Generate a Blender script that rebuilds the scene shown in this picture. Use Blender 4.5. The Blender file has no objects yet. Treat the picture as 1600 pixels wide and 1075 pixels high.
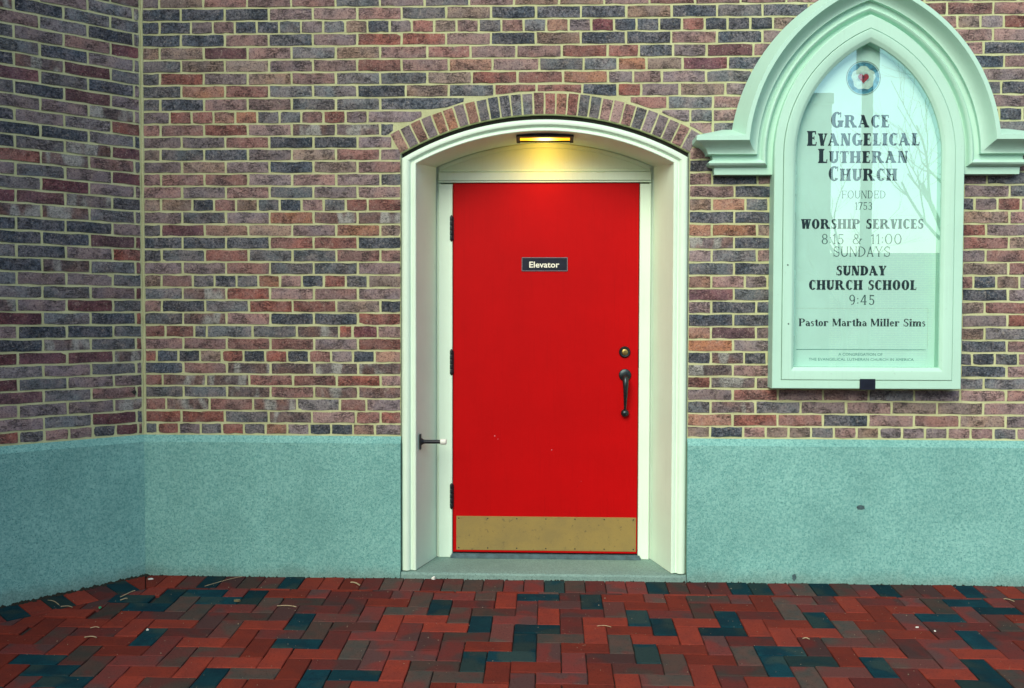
import bpy, bmesh, math, random
from mathutils import Vector, Matrix
RNG = random.Random(7)
sc = bpy.context.scene
col = sc.collection

# ------------------------------------------------------------------ camera
PITCH, YAW, ROLL = -.03137913, -.036988, .0025472
CAM = Vector((0, -5.15, 1.38067)); FPX = 1556.0
cp, sp, cy, sy, cr, sr = math.cos(PITCH), math.sin(PITCH), math.cos(YAW), math.sin(YAW), math.cos(ROLL), math.sin(ROLL)
W_ = Vector((sy*cp, cy*cp, sp)); R0 = Vector((cy, -sy, 0)); U0 = R0.cross(W_)
R_ = cr*R0 + sr*U0; U_ = -sr*R0 + cr*U0
cd = bpy.data.cameras.new('camera'); cam = bpy.data.objects.new('camera', cd); col.objects.link(cam)
cd.sensor_width = 36; cd.lens = FPX/1600*36; cd.clip_end = 600; cd.clip_start = .05
M = Matrix.Identity(4)
for i in range(3): M[i][0], M[i][1], M[i][2], M[i][3] = R_[i], U_[i], -W_[i], CAM[i]
cam.matrix_world = M
sc.camera = cam

# ------------------------------------------------------------------ sky, sun, exposure
SUN_EL, SUN_AZ = math.radians(37), math.radians(18)      # azimuth from the wall's outward normal towards the left
world = bpy.data.worlds.new("World"); sc.world = world; world.use_nodes = True
wn, wl = world.node_tree.nodes, world.node_tree.links
bg = wn['Background']; bg.inputs['Strength'].default_value = .13
sky = wn.new('ShaderNodeTexSky'); sky.sky_type = 'NISHITA'; sky.sun_disc = False
sky.sun_elevation = SUN_EL; sky.dust_density = 1.2; sky.air_density = 1.0; sky.ozone_density = 2.5
sunv = Vector((-math.sin(SUN_AZ)*math.cos(SUN_EL), -math.cos(SUN_AZ)*math.cos(SUN_EL), math.sin(SUN_EL)))
sky.sun_rotation = math.atan2(sunv.x, sunv.y)
wl.new(sky.outputs[0], bg.inputs['Color'])
sd = bpy.data.lights.new('sun', 'SUN'); sun = bpy.data.objects.new('sun', sd); col.objects.link(sun)
sd.energy = 2.0; sd.angle = math.radians(40); sd.color = (1, .95, .74)
sun.rotation_euler = sunv.to_track_quat('Z', 'Y').to_euler(); sun.location = (-4, -8, 9)
vs = sc.view_settings; vs.view_transform = 'Standard'; vs.look = 'None'; vs.exposure = .64; vs.gamma = 1
sc.cycles.max_bounces = 8; sc.cycles.use_denoising = True

# ------------------------------------------------------------------ helpers
def hit(px, py, y=0.):
    d = W_ + R_*((px-800)/FPX) - U_*((py-537.5)/FPX); s = (y-CAM.y)/d.y
    return CAM + s*d
def tag(o, label=None, cat=None, group=None, kind=None):
    if label: o['label'] = label
    if cat: o['category'] = cat
    if group: o['group'] = group
    if kind: o['kind'] = kind
    return o
def link(name, me, mats=None, parent=None, loc=None):
    o = bpy.data.objects.new(name, me); col.objects.link(o)
    if parent: o.parent = parent
    if loc is not None: o.location = loc
    if mats and me is not None:
        if not isinstance(mats, (list, tuple)): mats = [mats]
        if len(me.materials) == 0:
            for m in mats: me.materials.append(m)
    return o
def mesh(name, v, f, smooth=False, mi=None):
    me = bpy.data.meshes.new(name); me.from_pydata([tuple(p) for p in v], [], f); me.update()
    if smooth: me.polygons.foreach_set('use_smooth', [True]*len(me.polygons))
    if mi: me.polygons.foreach_set('material_index', mi)
    return me
def empty(name, loc=(0, 0, 0)):
    o = bpy.data.objects.new(name, None); col.objects.link(o); o.location = loc; o.empty_display_size = .1
    return o
class MB:
    def __init__(s): s.v, s.f, s.m = [], [], []
    def add(s, v, f, m=0):
        n = len(s.v); s.v += [tuple(p) for p in v]; s.f += [[i+n for i in q] for q in f]; s.m += [m]*len(f)
        return s
    def box(s, x0, x1, y0, y1, z0, z1, m=0, bev=0):
        if bev:
            b = bev   # bevelled towards -y (front)
            v = [(x0, y1, z0), (x1, y1, z0), (x1, y1, z1), (x0, y1, z1), (x0, y0+b, z0), (x1, y0+b, z0), (x1, y0+b, z1), (x0, y0+b, z1),
                 (x0+b, y0, z0+b), (x1-b, y0, z0+b), (x1-b, y0, z1-b), (x0+b, y0, z1-b)]
            f = [(3, 2, 1, 0), (0, 1, 5, 4), (1, 2, 6, 5), (2, 3, 7, 6), (3, 0, 4, 7), (4, 5, 9, 8), (5, 6, 10, 9), (6, 7, 11, 10), (7, 4, 8, 11), (8, 9, 10, 11)]
            return s.add(v, f, m)
        v = [(x0, y0, z0), (x1, y0, z0), (x1, y1, z0), (x0, y1, z0), (x0, y0, z1), (x1, y0, z1), (x1, y1, z1), (x0, y1, z1)]
        f = [(0, 1, 5, 4), (1, 2, 6, 5), (2, 3, 7, 6), (3, 0, 4, 7), (4, 5, 6, 7), (3, 2, 1, 0)]
        return s.add(v, f, m)
    def lathe(s, prof, c, axis='y', n=24, m=0):
        # prof: list of (radius, along axis)
        v = []; f = []
        for r, a in prof:
            for k in range(n):
                t = 2*math.pi*k/n; x, z = r*math.cos(t), r*math.sin(t)
                v.append({'y': (c[0]+x, c[1]+a, c[2]+z), 'x': (c[0]+a, c[1]+x, c[2]+z), 'z': (c[0]+x, c[1]+z, c[2]+a)}[axis])
        for i in range(len(prof)-1):
            for k in range(n):
                k2 = (k+1) % n; f.append((i*n+k, i*n+k2, (i+1)*n+k2, (i+1)*n+k))
        f.append([k for k in range(n)][::-1]); f.append([(len(prof)-1)*n+k for k in range(n)])
        return s.add(v, f, m)
    def tube(s, pts, rad, n=8, m=0):
        pts = [Vector(p) for p in pts]; v = []; f = []
        for i, p in enumerate(pts):
            d = (pts[min(i+1, len(pts)-1)]-pts[max(i-1, 0)]).normalized()
            a = d.orthogonal().normalized() if i == 0 else (a - d*a.dot(d)).normalized()
            b = d.cross(a); r = rad[i] if isinstance(rad, (list, tuple)) else rad
            for k in range(n):
                t = 2*math.pi*k/n; v.append(p + a*(r*math.cos(t)) + b*(r*math.sin(t)))
        for i in range(len(pts)-1):
            for k in range(n):
                k2 = (k+1) % n; f.append((i*n+k, i*n+k2, (i+1)*n+k2, (i+1)*n+k))
        f.append([k for k in range(n)][::-1]); f.append([(len(pts)-1)*n+k for k in range(n)])
        return s.add(v, f, m)
    def build(s, name, mats, parent=None, smooth=False, loc=None):
        me = mesh(name, s.v, s.f, smooth, s.m)
        bm = bmesh.new(); bm.from_mesh(me); bmesh.ops.recalc_face_normals(bm, faces=bm.faces); bm.to_mesh(me); bm.free()
        if smooth:
            me.set_sharp_from_angle(angle=math.radians(35))
        return link(name, me, mats, parent, loc)

# ------------------------------------------------------------------ materials
def newmat(name):
    m = bpy.data.materials.new(name); m.use_nodes = True
    nt = m.node_tree; return m, nt, nt.nodes, nt.links, nt.nodes['Principled BSDF']
def N(nt, t, **kw):
    n = nt.nodes.new(t)
    for k, v in kw.items():
        if k in n.inputs: n.inputs[k].default_value = v
        else: setattr(n, k, v)
    return n
def mixc(nt, fac, a, b, mode='MIX'):
    n = nt.nodes.new('ShaderNodeMix'); n.data_type = 'RGBA'; n.blend_type = mode
    for i, val in ((0, fac), (6, a), (7, b)):
        if isinstance(val, bpy.types.NodeSocket): nt.links.new(val, n.inputs[i])
        elif i == 0: n.inputs[0].default_value = val
        else: n.inputs[i].default_value = tuple(val) + (1,) if len(val) == 3 else val
    return n.outputs[2]
def ramp(nt, src, a, b, v0=0, v1=1):
    n = nt.nodes.new('ShaderNodeMapRange'); n.inputs[1].default_value = a; n.inputs[2].default_value = b
    n.inputs[3].default_value = v0; n.inputs[4].default_value = v1; n.interpolation_type = 'SMOOTHSTEP'
    nt.links.new(src, n.inputs[0]); return n.outputs[0]
def math_(nt, op, a, b=None):
    n = nt.nodes.new('ShaderNodeMath'); n.operation = op
    for i, v in enumerate((a, b)):
        if v is None: continue
        if isinstance(v, bpy.types.NodeSocket): nt.links.new(v, n.inputs[i])
        else: n.inputs[i].default_value = v
    return n.outputs[0]
def coords(nt, scale=(1, 1, 1), per_object=True):
    tc = N(nt, 'ShaderNodeTexCoord'); mp = N(nt, 'ShaderNodeMapping'); mp.inputs['Scale'].default_value = scale
    rnd = None
    if per_object:
        oi = N(nt, 'ShaderNodeObjectInfo'); at = N(nt, 'ShaderNodeAttribute', attribute_name='rnd')
        rnd = math_(nt, 'FRACT', math_(nt, 'ADD', oi.outputs['Random'], at.outputs['Fac']))
        cb = N(nt, 'ShaderNodeCombineXYZ')
        nt.links.new(math_(nt, 'MULTIPLY', rnd, 91.7), cb.inputs[0]); nt.links.new(math_(nt, 'MULTIPLY', rnd, 47.3), cb.inputs[1]); nt.links.new(math_(nt, 'MULTIPLY', rnd, 23.9), cb.inputs[2])
        ad = N(nt, 'ShaderNodeVectorMath', operation='ADD'); nt.links.new(tc.outputs['Object'], ad.inputs[0]); nt.links.new(cb.outputs[0], ad.inputs[1])
        nt.links.new(ad.outputs[0], mp.inputs['Vector'])
    else: nt.links.new(tc.outputs['Object'], mp.inputs['Vector'])
    return mp.outputs[0], rnd, tc
def noise(nt, vec, scale, detail=4, rough=.6, dist=0):
    n = N(nt, 'ShaderNodeTexNoise', Scale=scale, Detail=detail, Roughness=rough, Distortion=dist)
    nt.links.new(vec, n.inputs['Vector']); return n.outputs['Fac']
def bump(nt, h, strength, dist, b):
    n = N(nt, 'ShaderNodeBump', Strength=strength, Distance=dist)
    nt.links.new(h, n.inputs['Height']); nt.links.new(n.outputs[0], b.inputs['Normal'])

def brick_mat(name, c1, c2, dark=.5, speck=0., crease=1., mottle=None):
    m, nt, ns, ls, b = newmat(name)
    v, rnd, tc = coords(nt)
    big = noise(nt, v, 9, 3, .55)
    c = mixc(nt, ramp(nt, big, .35, .65), c1, c2)
    hv = N(nt, 'ShaderNodeHueSaturation'); ls.new(c, hv.inputs['Color'])
    ls.new(ramp(nt, rnd, 0, 1, .82, 1.18), hv.inputs['Value']); ls.new(math_(nt, 'ADD', math_(nt, 'MULTIPLY', math_(nt, 'FRACT', math_(nt, 'MULTIPLY', rnd, 7.77)), .35), .75), hv.inputs['Saturation'])
    c = hv.outputs[0]
    if mottle:
        mp = N(nt, 'ShaderNodeMapping'); mp.inputs['Scale'].default_value = (15, 1, 5); ls.new(v, mp.inputs['Vector'])
        mo = noise(nt, mp.outputs[0], 1.1, 1, .3)
        c = mixc(nt, ramp(nt, mo, .5, .64), c, mottle)
    # drag creases of the rough faced brick: stretched, distorted noise
    mp = N(nt, 'ShaderNodeMapping'); mp.inputs['Scale'].default_value = (1, 1, 3.2); mp.inputs['Rotation'].default_value = (0, .18, 0); ls.new(v, mp.inputs['Vector'])
    cz = noise(nt, mp.outputs[0], 26, 5, .62, 1.6)
    line = ramp(nt, math_(nt, 'ABSOLUTE', math_(nt, 'SUBTRACT', cz, .5)), 0, .045, 1, 0)
    mask = ramp(nt, noise(nt, v, 14, 2, .5), .45, .62)
    lf = math_(nt, 'MULTIPLY', line, mask)
    c = mixc(nt, math_(nt, 'MULTIPLY', lf, .85*crease), c, (.014, .013, .018))
    gm = noise(nt, v, 42, 4, .8); c = mixc(nt, ramp(nt, gm, .5, .72, 0, .45), c, (.05, .04, .045)); c = mixc(nt, ramp(nt, gm, .45, .28, 0, .5), c, (.40, .34, .27))
    sn = noise(nt, v, 120, 3, .8)
    c = mixc(nt, ramp(nt, sn, .53, .63, 0, .7), c, (.025, .022, .028))
    c = mixc(nt, ramp(nt, sn, .42, .30, 0, .6), c, (.50, .46, .36))
    if speck:
        s2 = noise(nt, v, 85, 4, .75)
        c = mixc(nt, ramp(nt, s2, .46, .6, 0, speck), c, (.008, .014, .022))
    ls.new(c, b.inputs['Base Color']); b.inputs['Roughness'].default_value = .88; b.inputs['Specular IOR Level'].default_value = .25
    h = math_(nt, 'ADD', math_(nt, 'MULTIPLY', lf, -1.3), math_(nt, 'ADD', math_(nt, 'MULTIPLY', sn, .5), math_(nt, 'MULTIPLY', cz, 1.2)))
    bump(nt, h, .75, .004, b)
    return m
PINK = (.205, .118, .105); GREY = (.17, .145, .145)
BM = {
 'p': brick_mat('brick_rose', (.34, .20, .175), (.27, .185, .18)),
 'q': brick_mat('brick_grey_rose', (.27, .20, .195), (.22, .185, .20)),
 's': brick_mat('brick_sandy', (.34, .235, .175), (.26, .20, .175), speck=.15),
 'g': brick_mat('brick_blue_grey', (.165, .19, .205), (.22, .20, .205), speck=.3),
 'k': brick_mat('brick_flashed_black', (.085, .11, .14), (.165, .165, .185), speck=.7, crease=.6),
 'r': brick_mat('brick_red', (.30, .115, .09), (.24, .125, .11)),
 'o': brick_mat('brick_orange', (.40, .20, .12), (.31, .17, .13), speck=.1),
 'd': brick_mat('brick_plum', (.14, .07, .085), (.20, .085, .09), crease=.4),
 'm': brick_mat('brick_flash_marked', (.21, .125, .105), (.17, .14, .145), mottle=(.36, .36, .33), speck=.25, crease=.5),
}
BK = list(BM)
def mortar_mat():
    m, nt, ns, ls, b = newmat('mortar')
    v, _, _ = coords(nt, per_object=False)
    n1 = noise(nt, v, 7, 4, .6); n2 = noise(nt, v, 180, 3, .7)
    c = mixc(nt, ramp(nt, n1, .35, .65), (.46, .49, .26), (.54, .575, .32))
    c = mixc(nt, ramp(nt, n2, .55, .7, 0, .45), c, (.2, .18, .09))
    ls.new(c, b.inputs['Base Color']); b.inputs['Roughness'].default_value = .95
    bump(nt, math_(nt, 'ADD', n2, math_(nt, 'MULTIPLY', n1, .6)), .6, .003, b); return m
MORTAR = mortar_mat()
def granite_mat(name, c1, c2, c3, stain=True):
    m, nt, ns, ls, b = newmat(name)
    v, _, _ = coords(nt, per_object=False)
    n1 = noise(nt, v, 85, 4, .9); n2 = noise(nt, v, 130, 2, .8); n3 = noise(nt, v, 2.2, 5, .65)
    c = mixc(nt, ramp(nt, n1, .38, .62), c1, c2)
    c = mixc(nt, ramp(nt, n2, .56, .66, 0, .75), c, c3)
    c = mixc(nt, ramp(nt, n3, .35, .72, 0, .34), c, (c1[0]*.55, c1[1]*.6, c1[2]*.62))
    if stain:   # splash dirt just above the paving
        sx = N(nt, 'ShaderNodeSeparateXYZ'); ls.new(v, sx.inputs[0])
        zz = math_(nt, 'ADD', sx.outputs[2], math_(nt, 'MULTIPLY', noise(nt, v, 6, 4, .7), .12))
        c = mixc(nt, ramp(nt, zz, .04, .14, .4, 0), c, (.12, .12, .09))
    ls.new(c, b.inputs['Base Color']); b.inputs['Roughness'].default_value = .8; b.inputs['Specular IOR Level'].default_value = .3
    bump(nt, math_(nt, 'ADD', n1, math_(nt, 'MULTIPLY', n2, .6)), .45, .0025, b); return m
GRANITE = granite_mat('granite', (.13, .35, .32), (.27, .55, .49), (.03, .14, .15))
STEPSTONE = granite_mat('step_granite', (.16, .27, .24), (.23, .36, .31), (.06, .11, .11), False)
def paint_mat(name, c, rough=.45, dirt=.0, bs=.0015, spec=.4):
    m, nt, ns, ls, b = newmat(name)
    v, _, _ = coords(nt, per_object=False)
    n1 = noise(nt, v, 3.5, 5, .65)
    mp = N(nt, 'ShaderNodeMapping'); mp.inputs['Scale'].default_value = (60, 60, 2.0); ls.new(v, mp.inputs['Vector'])
    n2 = noise(nt, mp.outputs[0], 1.5, 3, .6)
    k = mixc(nt, ramp(nt, n1, .3, .7, 0, .5+dirt), c, tuple(x*.9 for x in c))
    k = mixc(nt, ramp(nt, n2, .5, .8, 0, .25+dirt), k, tuple(x*.82 for x in c))
    n3 = noise(nt, v, 55, 3, .7); k = mixc(nt, ramp(nt, n3, .66, .74, 0, .3+dirt), k, tuple(x*.6 for x in c))
    ls.new(k, b.inputs['Base Color']); b.inputs['Roughness'].default_value = rough; b.inputs['Specular IOR Level'].default_value = spec
    bump(nt, math_(nt, 'ADD', n2, math_(nt, 'MULTIPLY', n3, .4)), .35, bs, b); return m
WHITE = paint_mat('white_paint', (.70, .89, .72), .5)
SIGNPAINT = paint_mat('sign_paint', (.46, .74, .60), .5, .05)
RED = paint_mat('red_door_paint', (.46, .001, .002), .5, .35, .0018, .10)
def simple(name, c, rough=.5, metal=0., noise_s=60, amt=.25, emit=None, es=0, spec=.5):
    m, nt, ns, ls, b = newmat(name)
    v, _, _ = coords(nt, per_object=False)
    n1 = noise(nt, v, noise_s, 4, .65)
    k = mixc(nt, ramp(nt, n1, .35, .7, 0, 1), c, tuple(x*(1-amt) for x in c))
    ls.new(k, b.inputs['Base Color']); b.inputs['Roughness'].default_value = rough; b.inputs['Metallic'].default_value = metal
    b.inputs['Specular IOR Level'].default_value = spec
    if emit: b.inputs['Emission Color'].default_value = emit + (1,); b.inputs['Emission Strength'].default_value = es
    bump(nt, n1, .2, .001, b); return m
BLACK = simple('black_metal', (.012, .016, .022), .42, .3)
DARKBRONZE = simple('dark_bronze', (.035, .05, .055), .33, .75)
BRASSDULL = simple('worn_brass_core', (.35, .26, .08), .4, .8)
RUBBER = simple('white_rubber', (.75, .78, .70), .6, 0, 40, .1)
INK = simple('black_lettering', (.006, .022, .035), .5, 0, 90, .2)
INKT = simple('thin_lettering', (.02, .08, .09), .5, 0, 90, .2)
INKS = simple('teal_lettering', (.06, .28, .26), .5, 0, 90, .2)
PLATEWHITE = simple('engraved_white', (.85, .88, .72), .5, 0, 90, .1)
PLATEBLK = simple('plate_black', (.012, .016, .03), .3, 0, 30, .3)
ALU = simple('threshold_metal', (.13, .21, .23), .45, .5, 25, .35)
GAP = simple('recess_shade', (.03, .028, .024), .9)  # near-black colour standing for the shade inside gaps and holes
def brass_mat():
    m, nt, ns, ls, b = newmat('kick_plate_brass')
    v, _, _ = coords(nt, per_object=False)
    n1 = noise(nt, v, 6, 5, .7); n2 = noise(nt, v, 300, 2, .6); n3 = noise(nt, v, 30, 4, .7)
    c = mixc(nt, ramp(nt, n1, .35, .7), (.34, .24, .07), (.28, .205, .07))
    c = mixc(nt, ramp(nt, n3, .58, .72, 0, .75), c, (.10, .085, .045))
    c = mixc(nt, ramp(nt, n2, .5, .7, 0, .25), c, (.16, .14, .06))
    ls.new(c, b.inputs['Base Color']); b.inputs['Metallic'].default_value = .35; b.inputs['Roughness'].default_value = .55
    bump(nt, n3, .15, .001, b); return m
KICK = brass_mat()
def paver_mat(name, c1, c2, edge=None):
    m, nt, ns, ls, b = newmat(name)
    v, rnd, tc = coords(nt)
    n1 = noise(nt, v, 10, 4, .6); n2 = noise(nt, v, 110, 3, .8)
    c = mixc(nt, ramp(nt, n1, .35, .65), c1, c2)
    if edge:
        n4 = noise(nt, v, 5, 2, .5); c = mixc(nt, ramp(nt, n4, .48, .6), c, edge)
    hv = N(nt, 'ShaderNodeHueSaturation'); ls.new(c, hv.inputs['Color']); ls.new(ramp(nt, rnd, 0, 1, .72, 1.25), hv.inputs['Value']); c = hv.outputs[0]
    c = mixc(nt, ramp(nt, n2, .52, .68, 0, .6), c, tuple(x*.35 for x in c1))
    c = mixc(nt, ramp(nt, n2, .3, .2, 0, .3), c, (.22, .12, .09))
    n5 = noise(nt, v, 24, 5, .75); c = mixc(nt, ramp(nt, n5, .6, .75, 0, .18), c, (.14, .07, .06))
    ls.new(c, b.inputs['Base Color']); b.inputs['Roughness'].default_value = .92; b.inputs['Specular IOR Level'].default_value = .12
    bump(nt, math_(nt, 'ADD', n2, math_(nt, 'MULTIPLY', n5, .6)), .6, .0025, b); return m
PM = {
 'r': paver_mat('paver_red', (.19, .030, .018), (.15, .027, .019)),
 'u': paver_mat('paver_dull_red', (.13, .027, .024), (.10, .030, .027), (.07, .035, .034)),
 'b': paver_mat('paver_brown', (.075, .046, .038), (.045, .045, .04), (.10, .034, .03)),
 'n': paver_mat('paver_blue_black', (.003, .034, .046), (.002, .022, .034), (.018, .040, .040)),
}
PK = list(PM)
SAND = simple('joint_sand', (.02, .016, .012), .95, 0, 120, .5)

# ------------------------------------------------------------------ ground
SL = .06114; SLA = math.atan(SL)
BARK = simple('bark', (.05, .045, .04), .9, 0, 12, .5)
ASPH = simple('asphalt', (.05, .05, .05), .9, 0, 80, .4)
g = link('ground', mesh('ground', [(-150, -250, -.62), (150, -250, -.62), (150, 150, -.62), (-150, 150, -.62)], [(0, 1, 2, 3)]), simple('soil', (.07, .06, .045), .95, 0, 3, .4)); tag(g, kind='structure')
g = MB().box(-60, 60, -17, -6.6, -.615, -.56).build('road', ASPH); tag(g, kind='structure')
g = MB().box(-60, 60, -6.58, -6.43, -.615, -.40).build('kerb', STEPSTONE); tag(g, kind='structure')
pav = empty('pavement'); pav.rotation_euler = (SLA, 0, 0); tag(pav, kind='structure')
bed = link('sand_bed', mesh('sand_bed', [(-8, -6.43, -.012), (8, -6.43, -.012), (8, .5, -.012), (-8, .5, -.012)], [(0, 1, 2, 3)]), SAND, pav)
tag(MB().box(-60, 60, -17.0, -60, -.615, -.5).build('far_verge', simple('verge', (.05, .06, .03), .95, 0, 5, .4)), kind='structure')

def gpt(px, py):
    d = W_ + R_*((px-800)/FPX) - U_*((py-537.5)/FPX)
    s = (SL*CAM.y-CAM.z)/(d.z-SL*d.y); p = CAM+s*d
    return p.x, p.y/math.cos(SLA)      # pavement-local coordinates
def gpx(x, y):                         # pavement-local -> picture, to know what is in view
    P = Vector((x, y*math.cos(SLA), y*math.sin(SLA)))-CAM; k = P.dot(W_)
    return 800+FPX*P.dot(R_)/k, 537.5-FPX*P.dot(U_)/k, k
LW = .78322; CORN = -2.127
LD = Vector((-math.cos(LW), -math.sin(LW))); LN = Vector((math.sin(LW), -math.cos(LW)))
# colour notes of the paving: picture positions of the odd pavers
notes = []
def nt_(off, cls, pts): notes.extend((p[0]/4+off, p[1]/4+880, cls) for p in pts)
nt_(0, 'n', [(130,300),(410,225),(810,135),(1240,195),(1330,245),(890,280),(1050,210),(880,490),(230,610),(310,665),(450,715),(1310,130),(870,232),(1300,700)])
nt_(0, 'b', [(650,300),(1200,315),(330,440),(590,630),(1100,570),(1360,565),(1480,345),(1040,740),(1560,110),(1120,250)])
nt_(400, 'n', [(215,110),(20,210),(260,375),(240,515),(1125,280),(1390,390),(1360,620),(1520,590),(330,755)])
nt_(400, 'b', [(80,115),(840,130),(980,130),(1220,135),(1350,140),(1480,140),(60,270),(270,245),(40,320),(480,345),(370,410),(590,400),(610,545),(1000,225),(1250,335),(1470,310),(1310,470),(1520,430),(1120,645),(70,685),(500,755),(1020,720),(1410,210)])
nt_(800, 'n', [(265,145),(910,160),(1420,170),(1550,170),(130,425),(70,510),(70,590),(770,350),(940,410),(850,575),(1340,360),(1310,440),(1560,560),(530,197),(70,193)])
nt_(800, 'b', [(395,150),(1030,160),(290,480),(620,305),(870,225),(670,510),(1010,635),(780,660),(960,725),(1210,235),(1180,310),(1450,585)])
nt_(1200, 'n', [(330,185),(740,180),(1280,190),(320,370),(120,560),(1080,355),(1240,265),(1430,310),(270,620),(700,660),(1310,500),(1330,650),(1400,735),(1250,750),(60,650)])
nt_(1200, 'b', [(220,180),(470,190),(840,185),(150,250),(130,320),(490,400),(700,480),(490,510),(200,690),(480,690),(910,630),(1080,250),(1480,390)])
NP = [(gpt(a, b), c) for a, b, c in notes]

def clip(poly, nx, ny, d):     # keep the side nx*x+ny*y <= d
    out = []
    for i in range(len(poly)):
        a, b = poly[i], poly[(i+1) % len(poly)]
        da, db = nx*a[0]+ny*a[1]-d, nx*b[0]+ny*b[1]-d
        if da <= 0: out.append(a)
        if (da < 0) != (db < 0) and abs(da-db) > 1e-9:
            t = da/(da-db); out.append((a[0]+t*(b[0]-a[0]), a[1]+t*(b[1]-a[1])))
    return out
def area(p): return .5*abs(sum(p[i][0]*p[(i+1) % len(p)][1]-p[(i+1) % len(p)][0]*p[i][1] for i in range(len(p))))
def prism(poly, bev=.003, h=.05, rr=None):
    n = len(poly); cx = sum(p[0] for p in poly)/n; cy_ = sum(p[1] for p in poly)/n
    r = rr or RNG
    def ins(p, k):
        dx, dy = p[0]-cx, p[1]-cy_; L = math.hypot(dx, dy) or 1; return (p[0]-dx/L*k, p[1]-dy/L*k)
    v = [(p[0], p[1], -h) for p in poly] + [(p[0], p[1], -bev) for p in poly] + [ins(p, bev*1.5)+(0,) for p in poly]
    f = [list(range(2*n, 3*n))]
    for i in range(n):
        j = (i+1) % n; f += [[i, j, n+j, n+i], [n+i, n+j, 2*n+j, 2*n+i]]
    if sum(poly[i][0]*poly[(i+1) % n][1]-poly[(i+1) % n][0]*poly[i][1] for i in range(n)) < 0: f = [q[::-1] for q in f]
    return v, f
def worn(poly):
    out = []
    for i in range(len(poly)):
        a, b = poly[i], poly[(i+1) % len(poly)]; L = math.hypot(b[0]-a[0], b[1]-a[1]); n = 3 if L > .15 else 2
        for k in range(n):
            t = k/n; j = .0016 if k else .0022
            out.append((a[0]+(b[0]-a[0])*t+RNG.uniform(-j, j), a[1]+(b[1]-a[1])*t+RNG.uniform(-j, j)))
    return out
PW = .10388; GAPW = .0036
hx, hy = .2634, -.2350-.0000
# lattice origin from one paver seen near the middle
ox, oy = gpt(947.5, 982.5); oyg = gpt(840, 927)[1]
oy = oyg - round((oyg-oy)/PW)*PW
BORD = oyg + PW*.18       # inner edge of the soldier border along the main wall
pieces = []               # (poly, fixed?)
def cell(i, j): return ox+i*PW, oy-j*PW
cz2 = Vector((CORN, 0))
bin_left = LD             # direction of the left wall
def clipfield(p):
    p = clip(p, 0, 1, BORD)
    # left wall border: distance from left wall plane >= .25
    d0 = LN.dot(cz2)+.245
    return clip(p, -LN.x, -LN.y, -d0)
for i in range(-52, 52):
    for j in range(-14, 48):
        k = (i-j) % 4
        x, y = cell(i, j)
        if k == 0: poly = [(x, y), (x+2*PW, y), (x+2*PW, y-PW), (x, y-PW)]; kind = 'H'
        elif k == 3: poly = [(x, y), (x+PW, y), (x+PW, y-2*PW), (x, y-2*PW)]; kind = 'V'
        else: continue
        cx_, cy_ = x+(PW if k == 0 else PW/2), y-(PW/2 if k == 0 else PW)
        if abs(cx_) > 5 or cy_ < -4.8: continue
        a0 = area(poly); q = clipfield(poly)
        if len(q) < 3 or area(q) < a0*.06: continue
        g2 = GAPW/2
        full = area(q) > a0*.999
        mx = sum(p[0] for p in q)/len(q); my = sum(p[1] for p in q)/len(q)
        ex = max(abs(p[0]-mx) for p in q); ey = max(abs(p[1]-my) for p in q)
        if min(ex, ey) < .006: continue
        pieces.append(([((p[0]-mx)*(1-g2/ex)+mx, (p[1]-my)*(1-g2/ey)+my) for p in q], kind if full else 'C'))
# soldier borders
bx0 = -.6419-.0
def border(org, dirv, nrm, n0, n1, off0, w, l, limit):
    for k in range(n0, n1):
        s0, s1 = off0+k*w+GAPW/2, off0+(k+1)*w-GAPW/2; jit = RNG.uniform(-.004, .003)
        poly = [org+dirv*s0+nrm*(.032-jit*0), org+dirv*s1+nrm*(.032+RNG.uniform(-.006, .0)), org+dirv*s1+nrm*(l-.002), org+dirv*s0+nrm*(l-.002)]
        poly = [(p.x, p.y) for p in poly]
        for (nx, ny, d) in limit: poly = clip(poly, nx, ny, d)
        if len(poly) >= 3 and area(poly) > .002: pieces.append((poly, 'C'))
# bisector plane in the corner
bis = (Vector((1, 0))+LD).normalized(); perp = Vector((bis.y, -bis.x))
if perp.x < 0: perp = -perp
dC = perp.dot(cz2)
border(Vector((0, 0)), Vector((1, 0)), Vector((0, -1)), -24, 40, -.6419, PW, -BORD, [(-perp.x, -perp.y, -dC-.002)])
border(cz2, LD, LN, -1, 28, .02, PW, .243, [(perp.x, perp.y, dC-.002)])

def inview(px, py, pad=25): return -pad < px < 1600+pad and -pad < py < 1075+pad
info = []
for poly, kind in pieces:
    mx = sum(p[0] for p in poly)/len(poly); my = sum(p[1] for p in poly)/len(poly)
    px, py, k = gpx(mx, my) if my > -3.6 else (0, 9999, 9)
    cls = None
    for (q, c) in NP:
        if abs(q[0]-mx) < .22 and abs(q[1]-my) < .22:
            xs = [p[0] for p in poly]; ys = [p[1] for p in poly]
            ins = all(((poly[(i+1) % len(poly)][0]-poly[i][0])*(q[1]-poly[i][1])-(poly[(i+1) % len(poly)][1]-poly[i][1])*(q[0]-poly[i][0])) <= 1e-5 for i in range(len(poly)))
            ins2 = all(((poly[(i+1) % len(poly)][0]-poly[i][0])*(q[1]-poly[i][1])-(poly[(i+1) % len(poly)][1]-poly[i][1])*(q[0]-poly[i][0])) >= -1e-5 for i in range(len(poly)))
            if ins or ins2: cls = c; break
    if cls is None:
        seen = inview(px, py, 0)
        cls = RNG.choices('ruubn', (5, 3, 2, .5, .1))[0] if seen else RNG.choices('rubn', (5, 3, 2, 2))[0]
    info.append((area(poly)/k**3 if inview(px, py) else 0, poly, kind, cls, mx, my))
info.sort(key=lambda t: -t[0])
shared = {}
stuff = MB(); srnd = []
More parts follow.
